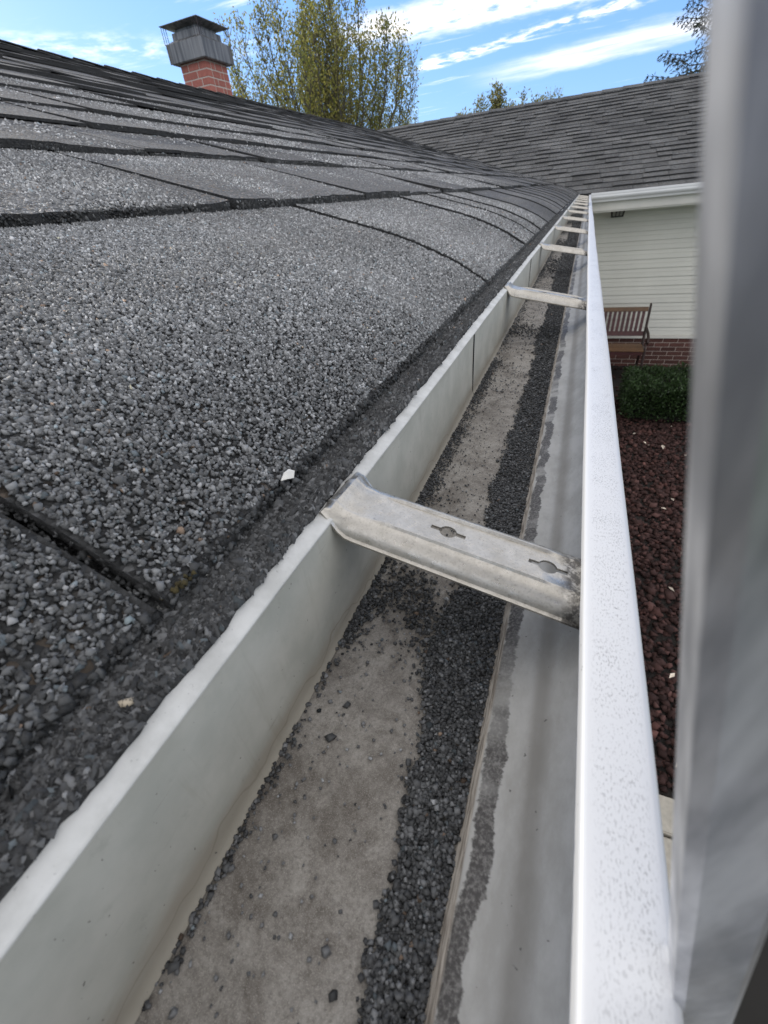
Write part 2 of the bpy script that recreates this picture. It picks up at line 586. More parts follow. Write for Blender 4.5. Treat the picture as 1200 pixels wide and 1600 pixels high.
# chips that sit in a surface: only their upper faces exist
_HIP = np.array([(-1, -.8, -.45), (1, -.8, -.45), (1, .8, -.45), (-1, .8, -.45), (-.45, .05, .75), (.45, -.05, .65)], float)
_HIPF = np.array([(0, 1, 5), (0, 5, 4), (1, 2, 5), (2, 3, 4), (2, 4, 5), (3, 0, 4)])
_PYR = np.array([(-1, -.85, -.4), (1, -.85, -.4), (1, .85, -.4), (-1, .85, -.4), (.1, 0, .8)], float)
_PYRF = np.array([(0, 1, 4), (1, 2, 4), (2, 3, 4), (3, 0, 4)])


def stones(name, P, N, r, tint, shape='oct', flat=(.55, .9), jit=.22):
    """a mesh of crushed stones at P (normals N, radii r, colours tint)"""
    base, bf = {'oct': (_OCT, _OCTF), 'ico': (_ICO, _ICOF), 'cub': (_CUB, _CUBF), 'hip': (_HIP, _HIPF), 'pyr': (_PYR, _PYRF)}[shape]
    n, k = len(P), len(base)
    loc = np.repeat(base[None], n, 0)
    # random rotation of the base shape
    q = RNG.normal(size=(n, 4)); q /= np.linalg.norm(q, axis=1)[:, None]
    a, b, c, d_ = q.T
    Rm = np.stack([np.stack([1 - 2 * (c * c + d_ * d_), 2 * (b * c - a * d_), 2 * (b * d_ + a * c)], -1),
                   np.stack([2 * (b * c + a * d_), 1 - 2 * (b * b + d_ * d_), 2 * (c * d_ - a * b)], -1),
                   np.stack([2 * (b * d_ - a * c), 2 * (c * d_ + a * b), 1 - 2 * (b * b + c * c)], -1)], 1)
    if shape not in ('hip', 'pyr'):
        loc = np.einsum('nij,nkj->nki', Rm, loc)
    loc += RNG.normal(size=loc.shape) * jit
    ang = RNG.uniform(0, 2 * np.pi, n)
    el = RNG.uniform(.8, 1.35, n)
    loc[:, :, 0] *= el[:, None]
    loc[:, :, 2] *= RNG.uniform(*flat, n)[:, None]
    ca, sa = np.cos(ang), np.sin(ang)
    x, y = loc[:, :, 0] * ca[:, None] - loc[:, :, 1] * sa[:, None], loc[:, :, 0] * sa[:, None] + loc[:, :, 1] * ca[:, None]
    z = loc[:, :, 2]
    N = N / np.linalg.norm(N, axis=1)[:, None]
    T = np.cross(N, np.array([0, 1.0, 0])); T /= np.linalg.norm(T, axis=1)[:, None]
    B = np.cross(N, T)
    V = P[:, None] + r[:, None, None] * (x[..., None] * T[:, None] + y[..., None] * B[:, None] + z[..., None] * N[:, None])
    F = bf[None] + (np.arange(n) * k)[:, None, None]
    return numesh(name, V.reshape(-1, 3), F.reshape(-1, 3), np.repeat(tint, k, 0))


def granule_tint(n, dark=1.0):
    g = RNG.lognormal(math.log(.205), .43, n)
    lite = RNG.random(n) < .03
    g[lite] = RNG.uniform(.40, .55, lite.sum())
    c = np.stack([g, g * 1.015, g * 1.02], 1)
    br = RNG.random(n) < .004
    c[br] *= np.array([1.6, 1.15, .85])
    bl = RNG.random(n) < .03
    c[bl] *= np.array([.9, 1.02, 1.08])
    return np.clip(c * dark, .008, .6)


# ------------------------------------------------------------------ ground
GZ = -2.5
ground = MB()
ground.add([(-600, -600, GZ - .06), (600, -600, GZ - .06), (600, 600, GZ - .06), (-600, 600, GZ - .06)], [(0, 1, 2, 3)])
ground.build('ground', M_LAWN, kind='structure')
bedm = MB()
bedm.box(-.6, 2.75, 1.245, 7.98, GZ - .12, GZ - .012)
bedm.build('planting_bed', M_SOIL, kind='structure')

# concrete edging and walk, slab by slab
walk = MB().box(-.5, 5.0, -3.6, 1.24, GZ - .2, GZ - .055).build('walkway', M_SOIL, kind='structure')
xs = [-.5, .08, .66, 1.24, 1.82, 2.4]
for a, b in zip(xs[:-1], xs[1:]):
    MB().box(a + .004, b - .004, 1.066, 1.235, GZ - .06, GZ + random.uniform(-.003, .006)).build('edging_slab', M_CONC, walk, bevel=.006)
for j, (ya, yb) in enumerate(((.12, 1.054), (-.83, .11), (-1.78, -.84))):
    for a, b in ((-.5, .45), (.46, 1.41), (1.42, 2.4)):
        MB().box(a, b - .01, ya, yb, GZ - .06, GZ - .004 + random.uniform(-.002, .002)).build('walk_slab', M_CONC, walk, bevel=.006)

# lava rock
n = 23000
P = np.stack([RNG.uniform(.1, 2.7, n), RNG.uniform(1.26, 7.9, n), np.full(n, GZ) + RNG.uniform(-.016, .012, n)], 1)
P = P[~((P[:, 1] > 6.45) & (RNG.random(n) < .93))]  # rock thinned towards the wall so the shade-dark soil shows
r = RNG.lognormal(math.log(.0165), .28, len(P))
g = RNG.lognormal(math.log(.042), .38, len(P))
tint = np.stack([g * 1.15, g * .60, g * .53], 1)
o = RNG.random(len(P)) < .12
tint[o] = tint[o] * np.array([1.5, 1.35, 1.3])
lite = RNG.random(len(P)) < .0015
tint[lite] = np.array([.45, .38, .32])
link('lava_rock', stones('lava_rock', P, np.tile([0, 0, 1.0], (len(P), 1)), r, np.clip(tint, .01, .6), 'cub', (.6, .95), .2), M_ROCK,
     kind='stuff', label='dark red lava rock mulch filling the bed beside the walkway', cat='lava rock')

# ------------------------------------------------------------------ main house
# roof deck height as a function of u = -x (eaves droop, then about 18 degrees)
_U = np.array([.0, .10, .1188, .145, .176, .24, .306, .371, .45, .55, 4.0])
_Z = np.array([-.185, -.1205, -.1065, -.0885, -.0715, -.0430, -.0215, -.0015, .0237, .0557, 1.1597])
_uu = np.linspace(0, 4.0, 1601)
_zz = np.interp(_uu, _U, _Z)
_k = np.ones(21) / 21
_zs = np.convolve(np.pad(_zz, 10, mode='edge'), _k, 'valid')
_zs[-25:] = _zz[-25:]
_zs[:48] = _zz[:48]


def deck(u):
    return np.interp(u, _uu, _zs) - .006


UR, ZR = 4.0, 1.1597
EY0 = -1.3
WY0, WS, WZ0 = 7.42, .379, -.122          # wing: eave y, slope, eave z


def wing_z(y):
    return WZ0 + WS * (y - WY0)


def y_valley(u):
    return WY0 + (float(deck(u)) - WZ0) / WS


house = empty('house', (-2.5, 3, GZ), 'long low house with grey asphalt shingle roof filling the left of the view', 'house')
rd = MB()
us = [.10, .14, .2, .3, .45, 1, 2, 3, 4]
top = [(-u, float(deck(u)) - .006) for u in us]
prof = top + [(-4.0, 1.05), (-.45, -.05), (-.13, -.16)]
rd.sweep(prof, [EY0, 11.0])
back = [(-4.0, ZR - .012), (-8.0, -.12), (-8.0, -.2), (-4.0, 1.05)]
rd.sweep(back, [EY0, 11.0])
roof = rd.build('roof', M_ASPH, house)
MB().box(-7.6, -.42, EY0 + .3, 12.0, GZ - .1, -.30).build('wall', M_SIDING, house)
MB().box(-.42, -.099, EY0, 7.45, -.345, -.325).build('soffit', M_WOODW, house)
MB().box(-.118, -.0985, EY0, 7.45, -.32, -.1285).build('fascia', M_WOODW, house)
# ridge caps
for i, y0 in enumerate(frange(EY0, 10.9, .3)[:-1]):
    a = .009 + .004 * random.random()
    v = [(-3.86, y0 - .05, ZR - .045 + .012 + a), (-4.0, y0 - .05, ZR + .012 + a), (-4.14, y0 - .05, ZR - .045 + .012 + a),
         (-3.86, y0 + .3, ZR - .045 + .008), (-4.0, y0 + .3, ZR + .006), (-4.14, y0 + .3, ZR - .045 + .008)]
    m_ = MB()
    m_.add(v + [(x, y, z - .005) for x, y, z in v], [(0, 1, 4, 3), (1, 2, 5, 4), (6, 9, 10, 7), (7, 10, 11, 8), (0, 6, 7, 1), (1, 7, 8, 2), (3, 4, 10, 9), (4, 5, 11, 10), (0, 3, 9, 6), (2, 8, 11, 5)])
    m_.build('ridge_cap', M_SH, roof)

# main roof shingles: courses up from the eave
edges = [.1188, .427, .714, .925, 1.14, 1.41, 1.67]
while edges[-1] < 3.8:
    edges.append(edges[-1] + .262)
edges.append(4.03)
first_joints = [-1.3, -.62, .062, .697, 1.19, 1.44, 1.615, 1.93, 2.45, 2.85, 3.12]
SH = []                                   # (course, y0, y1, u0, u1, thickness)
for k in range(len(edges) - 1):
    u0, u1 = edges[k], edges[k + 1]
    yend = y_valley(min(u1, 3.9)) + .25
    if k == 0:
        js = list(first_joints)
    else:
        js = [EY0 + random.uniform(-.3, 0)]
    while js[-1] < yend:
        js.append(js[-1] + (random.uniform(.28, .62) if k < 4 else random.uniform(.38, .85)))
    tk = random.random() < .5
    for a, b in zip(js[:-1], js[1:]):
        tk = (not tk) if random.random() < .75 else tk
        th = (.0095 if tk else .0048) + random.uniform(-.001, .0012)
        if k == 0:
            th = .0062 if len(SH) % 2 else .0072
        SH.append((k, a, b, u0 - (.006 if tk and k else 0) + random.uniform(-.007, .007) * (k > 0), u1 + .05, th))


def sh_top(u, u0, u1, th):
    """height of the top face of a shingle over the deck"""
    f = np.clip((u - u0) / (u1 - u0), 0, 1)
    return deck(u) + th * (1 - f) + .0012


def shingle_mesh(k, a, b, u0, u1, th, seed):
    rr = random.Random(seed)
    nu = 9 if k == 0 else 4 if k < 3 else 2
    ny = max(2, int((b - a) / (.012 if k == 0 else .02 if k < 3 else .14)))
    gap = .0022 if k == 0 else .0035 if k < 5 else .005
    lift = rr.uniform(0, .0055)
    bow = rr.uniform(-.004, .004)
    curl = ((.0008 if abs(a - .062) < .01 else rr.uniform(.0030, .0038)) if k == 0 else rr.uniform(.0005, .0028))
    V, F = [], []
    for i in range(ny + 1):
        y = a + gap + (b - a - 2 * gap) * i / ny
        wob = (rr.uniform(-.0026, .0026) if k else rr.uniform(-.0011, .0011))
        for j in range(nu + 1):
            f = j / nu
            u = u0 + wob * (1 - f) + (u1 - u0) * f
            z = float(sh_top(u, u0, u1, th)) + ((lift + bow * math.sin(math.pi * (y - a) / (b - a)) + .0012 * math.sin(y * 23 + k)) * (1 - f) ** 2 if k else 0) + rr.uniform(-.0006, .0006) * (k > 0) + curl * math.exp(-(y - a - gap) / (.035 if k == 0 else .09)) * (1 if k == 0 else .3 + .7 * (1 - f))
            V.append((-u, y, z))
    n1 = len(V)
    for (x, y, z) in list(V):
        V.append((x, y, float(deck(-x)) - .002 if th > .01 else z - th * .95))
    nw = nu + 1
    for i in range(ny):
        for j in range(nu):
            p = i * nw + j
            F.append((p, p + 1, p + nw + 1, p + nw))
    for i in range(ny):
        p = i * nw
        F.append((p, p + nw, p + nw + n1, p + n1))
    for i in (0, ny):
        for j in range(nu):
            p = i * nw + j
            F.append((p, p + 1, p + 1 + n1, p + n1))
    me = pydata('shingle', V, F)
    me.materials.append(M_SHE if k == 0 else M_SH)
    me.materials.append(M_ASPH)  # edge faces black: shade in the gaps under the shingles painted in
    nt_ = ny * nu
    me.polygons.foreach_set('material_index', [0] * nt_ + [1] * (len(F) - nt_))
    return me


SH.sort(key=lambda s: (s[0] * .33) ** 2 + (max(0, s[1]) * .55) ** 2)
rest = MB()
for i, s in enumerate(SH):
    me = shingle_mesh(*s, i)
    if i < 296:
        link('shingle', me, None, roof)
    else:
        rest.add([tuple(v.co) for v in me.vertices], [tuple(p.vertices) for p in me.polygons])
        bpy.data.meshes.remove(me)
if rest.v:
    rest.build('far_shingles', M_SH, roof, kind='stuff')

# starter strip under the first course, showing as a dark granular band
_rt1, _rt2 = RNG.normal(0, .0004, 4200), RNG.normal(0, .0003, 700)


def rag(y):
    return np.interp(y, EY0 + np.arange(4200) * .0021, _rt1) + np.interp(y, EY0 + np.arange(700) * .0127, _rt2)


st = MB()


def stf(x, y, z):
    j = float(rag(y))
    return (x + (j if x > -.12 else 0), y, z + (.0002 * math.sin(y * 60) if x > -.12 else 0))


st.sweep([(-.1003, -.1166), (-.1060, -.1140), (-.114, -.1133), (-.124, -.1108), (-.15, -.095), (-.15, -.099), (-.124, -.1140), (-.1060, -.1172), (-.1003, -.1192)], frange(EY0, 7.5, .004), fn=stf)
st.build('starter_strip', M_ASPH, house)

# metal drip edge over the gutter's back
dm = MB()


def drf(x, y, z):
    j = .0004 * math.sin(y * 13) + .0002 * math.sin(y * 71)
    return (x, y, z + j)


dm.sweep(thick([(-.0936, -.1236), (-.0933, -.1229), (-.0933, -.1223), (-.0937, -.1218), (-.0990, -.1196), (-.1060, -.1168), (-.125, -.1100)], .0009), frange(EY0, 7.42, .05), fn=drf)
dm.build('drip_edge', M_DRIP, house)

# granules of the first course, edge band and the lower second course
PP, NN, RR, TT = [], [], [], []
LITE = 1.0


def curl0(a):
    return .0008 if abs(a - .062) < .01 else .0034


def scatter_course(s, ymin, ymax, size, pitch, cover, umax=None):
    k, a, b, u0, u1, th = s
    ya, yb = max(a + .0042, ymin), min(b - .0042, ymax)
    if yb <= ya:
        return
    ue = (umax or edges[k + 1]) - .004
    ul = np.linspace(u0, ue, 60)
    arc = np.sum(np.hypot(np.diff(ul), np.diff(deck(ul))))
    n = int((yb - ya) * arc / pitch ** 2 * cover)
    y = RNG.uniform(ya, yb, n)
    u = u0 + .0008 + (ue - u0) * RNG.random(n)
    z = sh_top(u, u0, u1, th) + (curl0(a) * np.exp(-(y - a - .0035) / .035) if k == 0 else 0)
    e = .004
    sl = (sh_top(u + e, u0, u1, th) - sh_top(u - e, u0, u1, th)) / (2 * e)
    PP.append(np.stack([-u, y, z + size * .25], 1))
    NN.append(np.stack([sl, np.zeros(n), np.ones(n)], 1))
    RR.append(size * RNG.lognormal(0, .22, n))
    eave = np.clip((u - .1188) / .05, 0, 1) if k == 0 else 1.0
    tone_shade = LITE * (.86 + .14 * eave) * ((.58 + .42 * np.clip((y - .02) / .16, 0, 1)) if k == 0 else 1.0) * (1 + .16 * np.sin(y * 9 + u * 21) * np.sin(u * 17 - y * 5))  # tone patches, plus shade painted into the granules at the near end
    TT.append(granule_tint(n, 1.0) * (tone_shade[:, None] if np.ndim(tone_shade) else tone_shade))


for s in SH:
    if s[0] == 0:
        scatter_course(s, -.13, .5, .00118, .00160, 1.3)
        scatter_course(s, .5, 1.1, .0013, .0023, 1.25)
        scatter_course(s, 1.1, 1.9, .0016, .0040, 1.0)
    if s[0] == 1:
        scatter_course(s, .1, 1.0, .0014, .0030, 1.0)
        scatter_course(s, 1.0, 1.8, .0016, .0055, .9)
LITE = 1.1
for s in SH:
    if s[0] in (2, 3, 4, 5):
        scatter_course(s, .1, 3.2, .0021, .0095, 1.0)
    if s[0] == 1:
        scatter_course(s, 1.8, 3.6, .0021, .0085, 1.0)
for s in SH:
    k, a, b, u0, u1, th = s
    if k < 3 and a < 2.2:
        n = int((min(b, 2.4) - max(a, -.2)) * (2600 if k == 0 else 1700))
        if n <= 0:
            continue
        y = RNG.uniform(max(a, -.2) + .004, min(b, 2.4) - .004, n)
        u = np.full(n, u0) + RNG.uniform(-.0012, .0012, n)
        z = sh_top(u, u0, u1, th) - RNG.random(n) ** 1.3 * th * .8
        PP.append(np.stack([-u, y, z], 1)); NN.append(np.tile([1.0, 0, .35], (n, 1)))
        RR.append(.0014 * RNG.lognormal(0, .3, n)); TT.append(granule_tint(n, .28))  # edge granules tinted dark, painting in the shadow line
    if k == 0 and a < 2.2:                     # broken granules along the side cuts
        n = 260
        u = RNG.uniform(u0, edges[1], n)
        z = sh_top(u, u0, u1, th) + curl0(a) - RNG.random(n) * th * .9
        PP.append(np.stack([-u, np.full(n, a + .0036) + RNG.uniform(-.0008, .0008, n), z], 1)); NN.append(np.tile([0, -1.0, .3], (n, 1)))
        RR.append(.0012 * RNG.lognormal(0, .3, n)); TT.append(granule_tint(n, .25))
# grit packed into the nearest joint
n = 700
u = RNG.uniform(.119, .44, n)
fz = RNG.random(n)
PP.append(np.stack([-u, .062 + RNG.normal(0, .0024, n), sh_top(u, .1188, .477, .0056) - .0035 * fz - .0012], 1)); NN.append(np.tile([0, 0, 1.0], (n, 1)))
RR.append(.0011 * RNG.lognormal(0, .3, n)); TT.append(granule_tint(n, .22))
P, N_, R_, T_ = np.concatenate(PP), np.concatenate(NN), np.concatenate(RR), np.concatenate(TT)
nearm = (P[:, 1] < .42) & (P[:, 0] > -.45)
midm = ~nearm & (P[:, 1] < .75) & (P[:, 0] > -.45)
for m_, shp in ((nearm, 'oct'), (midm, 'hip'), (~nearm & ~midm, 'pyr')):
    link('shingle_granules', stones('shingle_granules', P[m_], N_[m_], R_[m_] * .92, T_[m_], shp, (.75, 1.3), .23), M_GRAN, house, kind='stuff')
# band of wet dark granules on the starter
n = 32000
yb = np.abs(RNG.normal(0, .8, n)) - .15
yb[-4000:] = RNG.uniform(.6, 2.6, 4000)
yb[:15000] = RNG.uniform(-.12, .30, 15000)
ub = RNG.uniform(.0998, .1265, n)
zb = np.interp(ub, [.1, .106, .114, .124, .13], [-.1165, -.1140, -.1131, -.1105, -.107])
P = np.stack([-ub, yb, zb], 1)
ok = ub > .1006 - rag(yb) + RNG.normal(0, .0005, n)
P = P[ok]
tt = granule_tint(len(P), .34)
link('starter_granules', stones('starter_granules', P, np.tile([.5, 0, 1.0], (len(P), 1)), .00112 * RNG.lognormal(0, .3, len(P)), tt, 'hip', (.8, 1.6), .26), M_GRAN, house, kind='stuff')

# bits on the eave
_fl = [(-.1185, .137, -.1015), (-.1135, .1415, -.1020), (-.1110, .147, -.1045), (-.1128, .152, -.1000), (-.1170, .149, -.0965), (-.1200, .1445, -.0978), (-.1160, .1445, -.0960)]
_fl = [(-.1160 + (a + .1160) * .45, .1445 + (b - .1445) * .6, -.1030 + (c + .1030) * .5) for a, b, c in _fl]
flake = pydata('paint_flake', _fl, [(0, 1, 6), (1, 2, 6), (2, 3, 6), (3, 4, 6), (4, 5, 6), (5, 0, 6)])
fo = link('paint_flake', flake, M_FLAKE, label='small curled white flake stuck on the dark shingle edge behind the nearest hanger', cat='flake')
sm = fo.modifiers.new('thickness', 'SOLIDIFY'); sm.thickness = .0006
nm = 36
P = np.stack([RNG.normal(-.1185, .0022, nm), RNG.normal(.071, .003, nm), RNG.normal(-.1045, .0012, nm)], 1)
link('moss_tuft', stones('moss_tuft', P, np.tile([.5, 0, 1.0], (nm, 1)), np.full(nm, .0010), np.tile([.1, .08, .03], (nm, 1)), 'ico', (.5, 1), .3), M_MOSS,
     label='tiny brown tuft of dry moss tucked under the nearest shingle edge', cat='moss')
for (px_, py_, pz_, rr_, lab) in ((-.1062, .0325, -.1125, .0016, 'pale beige pebble lying on the wet granule band near the drip edge'),
                                  (-.121, .052, -.1030, .0014, 'blue-grey pebble sitting at the foot of the nearest shingle')):
    c_ = (.42, .36, .27) if 'beige' in lab else (.22, .26, .27)
    o = link('pebble', stones('pebble', np.array([[px_, py_, pz_]]), np.array([[.3, 0, 1.0]]), np.array([rr_]), np.array([c_]), 'ico', (.6, .7), .14), M_GRAN, label=lab, cat='pebble')

# ------------------------------------------------------------------ main gutter
GY0, GY1 = -1.3, 7.335
gutter = empty('gutter', (-.03, 3.0, -.193), 'open pale grey eaves gutter with white front lip running the length of the house eave', 'gutter')
for a, b in zip((GY0, .4913, 1.1113, 3.4), (.4900, 1.1100, 3.3985, GY1)):
    q = MB()
    q.sweep(thick(smoothpoly([(-.0912, -.1925), (-.0930, -.1905), (-.0940, -.186), (-.0940, -.150), (-.0940, -.1232)], 1), .0008), frange(a, b, .06),
            fn=lambda x, y, z: (x + .0005 * math.sin(y * 9 + z * 40) * (z > -.17), y, z))
    q.build('back_panel', M_BACK, gutter, smooth=True)
for y in (.4906, 1.1106, 3.3992):
    MB().box(-.0942, -.09335, y - .0012, y + .0012, -.190, -.1236).build('seam', M_ASPH, gutter)
fl = MB()
fl.sweep(thick([(-.0925, -.1932), (-.06, -.1934), (-.03, -.1933), (-.0106, -.193)], -.0008), frange(GY0, GY1, .06))
fl.build('floor_panel', M_FLOOR, gutter, smooth=True)
front_prof = smoothpoly([(-.0106, -.1930), (-.0086, -.1890), (-.0068, -.1858), (-.002, -.1838), (.005, -.1828), (.0095, -.1818), (.0125, -.1802), (.017, -.1765), (.024, -.1710), (.031, -.1635), (.037, -.153), (.0398, -.144), (.0400, -.1375)], 1)
fr = MB()
fr.sweep(thick(front_prof, -.0009), frange(GY0, GY1, .06))
fr.build('front_panel', M_FRONT, gutter, smooth=True)
lp = MB()
lip_prof = smoothpoly([(.0244, -.1480), (.0219, -.1470), (.0215, -.1440), (.0215, -.1385), (.0218, -.1362), (.0240, -.1357), (.0310, -.1354), (.0385, -.1357), (.0412, -.1364), (.0419, -.1390), (.0419, -.1480)], 1)


def lpf(x, y, z):
    return (x + .0005 * math.sin(y * 3.1) + .0002 * math.sin(y * 17), y, z + .0003 * math.sin(y * 5 + 1))


lp.sweep(thick(lip_prof, -.0009), frange(GY0, GY1, .05), fn=lpf)
lp.build('front_lip', M_LIP, gutter, smooth=True)
out = MB()
out.sweep(thick([(.0419, -.1475), (.0423, -.160), (.0405, -.172), (.033, -.180), (.022, -.188), (.012, -.195), (.0075, -.203), (.006, -.2045), (-.09, -.2045), (-.0965, -.2045)], -.0009), frange(GY0, GY1, .2))
out.build('outer_face', M_WHITEG, gutter, smooth=True)


# hidden hangers
def make_hanger():
    L = .1260                                # along x, local x=0 at the hem, +L under the lip
    hw = .0185
    # cross profile (y, z): rolled edges, two beads, flat web
    half = [(-hw - .0022, -.0086), (-hw - .0004, -.0083), (-hw + .0001, -.0068), (-hw + .0010, -.0046), (-hw + .0026, -.0024), (-hw + .0046, -.0008), (-hw + .0066, -.0001), (-hw + .0074, .0001), (-hw + .0080, .0014), (-hw + .0088, .0014), (-hw + .0095, .0001)]
    prof = half + [(-.0035, 0), (.0035, 0)] + [(-a, b) for a, b in half[::-1]]
    xs_ = [0, .003, .006, .010, .014, .020, .028] + [.028 + (L - .028) * i / 12 for i in range(1, 13)]
    bm = bmesh.new()
    grid = []
    for x_ in xs_:
        row = []
        bead = min(1, max(0, (x_ - .018) / .008)) * min(1, max(0, (L - .012 - x_) / .01))
        roll = min(1, .45 + x_ / .02)
        for (y_, z_) in prof:
            zz = z_ * (bead if z_ > 0.0002 else (roll if z_ < 0 else 1))
            # hook end: climbs over the hem
            lift = .0045 * math.exp(-(x_ / .0045) ** 2) if x_ < .02 else 0
            bead2 = .0012 * math.exp(-((x_ - .0085) / .0016) ** 2)
            row.append(bm.verts.new((x_, y_, zz + lift + bead2 * (z_ > -.001))))
        grid.append(row)
    # hook curling down behind the hem
    row = []
    for (y_, z_) in prof:
        row.append(bm.verts.new((-.0035, y_ * .96, .0030 + max(z_, -.001) * .5)))
    row2 = [bm.verts.new((-.0062, v.co.y, v.co.z - .0032)) for v in row]
    grid = [row2, row] + grid
    for i in range(len(grid) - 1):
        for j in range(len(prof) - 1):
            bm.faces.new((grid[i][j], grid[i + 1][j], grid[i + 1][j + 1], grid[i][j + 1]))
    bmesh.ops.recalc_face_normals(bm, faces=bm.faces)
    if sum(f.normal.z for f in bm.faces) < 0:
        bmesh.ops.reverse_faces(bm, faces=bm.faces)
    bmesh.ops.solidify(bm, geom=list(bm.faces), thickness=.0012)
    me = bpy.data.meshes.new('hanger')
    bm.to_mesh(me); bm.free()
    o = bpy.data.objects.new('hanger', me)
    COL.objects.link(o)
    # keyhole slots cut right through the web
    cm = MB()
    for cx in (.0560, .1040):
        pts = []
        for sg in (1, -1):
            pts += [(sg * .0088, -sg * .0012), (sg * .0088, sg * .0012)]
            pts += [(sg * .0043 * math.cos(a), sg * .0040 * math.sin(a)) for a in frange(.32, math.pi - .32, .31)]
        n_ = len(pts)
        cm.add([(cx + x_, y_, z_) for z_ in (-.005, .005) for x_, y_ in pts],
               [tuple(range(n_))[::-1], tuple(range(n_, 2 * n_))] + [(i, (i + 1) % n_, n_ + (i + 1) % n_, n_ + i) for i in range(n_)])
    c1 = bpy.data.objects.new('cutter', cm.mesh('cutter')); COL.objects.link(c1)
    for c_ in (c1,):
        md = o.modifiers.new('cut', 'BOOLEAN'); md.operation = 'DIFFERENCE'; md.object = c_; md.solver = 'EXACT'
    bpy.context.view_layer.update()
    me2 = bpy.data.meshes.new_from_object(o.evaluated_get(bpy.context.evaluated_depsgraph_get()))
    for x_ in (o, c1):
        bpy.data.objects.remove(x_)
    me2.name = 'hanger'
    bm = bmesh.new(); bm.from_mesh(me2)
    for f in bm.faces:
        f.smooth = True
    for e in bm.edges:
        if len(e.link_faces) == 2 and e.calc_face_angle() > math.radians(38):
            e.smooth = False
    bm.to_mesh(me2); bm.free()
    me2.materials.clear(); me2.materials.append(M_HANG)
    return me2


hm = make_hanger()
hy = [.1560] + [.757 + .615 * i for i in range(11)]
for i, y in enumerate(hy):
    o = bpy.data.objects.new('hanger', hm)
    COL.objects.link(o)
    o.parent = gutter
    o.matrix_parent_inverse = Matrix.Translation(-gutter.location)
    o.location = (-.0945, y + .004, -.1208)
    o.rotation_euler = (0, math.radians(10.6), math.radians((-3.2, -1, 0.5, -2, 1, 5, -1, 0, 2, 1, -1, 0)[i]))
    if i == 0:
        # screw that holds the nearest hanger into the fascia
        pass

# granules washed into the gutter
PP, RR, TT = [], [], []


def gran(n, yfun, xfun, size, zsp, dark=.9):
    y = yfun(n)
    x, keep = xfun(y, n)
    z = -.1928 + size * .4 + np.abs(RNG.normal(0, 1, n)) * zsp
    m_ = keep & (x > -.0925) & (x < -.0095)
    PP.append(np.stack([x, y, z], 1)[m_]); RR.append((size * RNG.lognormal(0, .28, n))[m_]); TT.append(granule_tint(n, dark)[m_])


def heap_edge(y):
    """left border of the granule drift along the front side"""
    e_ = np.interp(y, [-.1, 0, .05, .075, .105, .13, .16, .22, .30, .38, .6, .75, .86, 1.26, 3, 7], [-.027, -.0280, -.0305, -.0312, -.037, -.046, -.040, -.032, -.0401, -.0389, -.0379, -.044, -.0404, -.050, -.06, -.07])
    return e_ + .0012 * np.sin(y * 61) + .0012 * np.sin(y * 137 + 2) + .0008 * np.sin(y * 331)


def heap(y, n):
    e = heap_edge(y) + RNG.normal(0, .0016, n) + np.where(y > .2, .003, 0)
    x = -.0098 - (-.0098 - e) * RNG.random(n) ** .9
    return x, x > e - .002


def dune(y0, w_, x0, x1):
    def f(y, n):
        x = RNG.uniform(x0, x1, n)
        g_ = np.exp(-((y - y0 - .03 * np.sin(x * 70)) / w_) ** 2)
        return x, RNG.random(n) < g_
    return f


def leftline(y, n):
    x = -.0915 + np.abs(RNG.normal(0, .0028, n)) * (1 + 1.3 * np.clip((y - .1) / .2, 0, 1))
    cl_ = .35 + .65 * (np.sin(y * 55) + np.sin(y * 23 + 1) > -.3)
    return x, RNG.random(n) < cl_ * np.clip((y + .12) / .25, .12, 1)


gran(24000, lambda n: RNG.uniform(-.08, .40, n), heap, .00074, .0009, .40)
gran(18000, lambda n: RNG.uniform(.40, 1.4, n), heap, .00105, .0011, .36)
gran(9000, lambda n: RNG.uniform(1.4, 3.0, n), heap, .0016, .0012, .36)
gran(2600, lambda n: RNG.uniform(-1.25, -.07, n), heap, .0021, .001, .36)
gran(6500, lambda n: RNG.uniform(3.0, 7.3, n), heap, .0026, .0014, .36)
gran(5200, lambda n: RNG.uniform(.05, .24, n), dune(.138, .017, -.092, -.03), .00078, .0006, .34)
gran(2600, lambda n: RNG.uniform(.60, .95, n), dune(.765, .035, -.092, -.03), .0010, .0006, .34)
for yc in (1.5, 2.1, 2.75, 3.4, 4.1, 4.8, 5.5, 6.3):
    gran(1600, lambda n: RNG.uniform(yc - .3, yc + .3, n), dune(yc, .13, -.092, -.03), .0017, .0008, .34)
gran(420, lambda n: RNG.uniform(-.07, .12, n), leftline, .0008, .0004, .42)
gran(3400, lambda n: RNG.uniform(.12, .62, n), leftline, .0008, .0005, .36)
gran(2200, lambda n: RNG.uniform(.6, 2.4, n), leftline, .0011, .0006, .62)


def strays(y, n):
    return -.091 + .055 * RNG.random(n) ** 1.3, np.ones(n, bool)


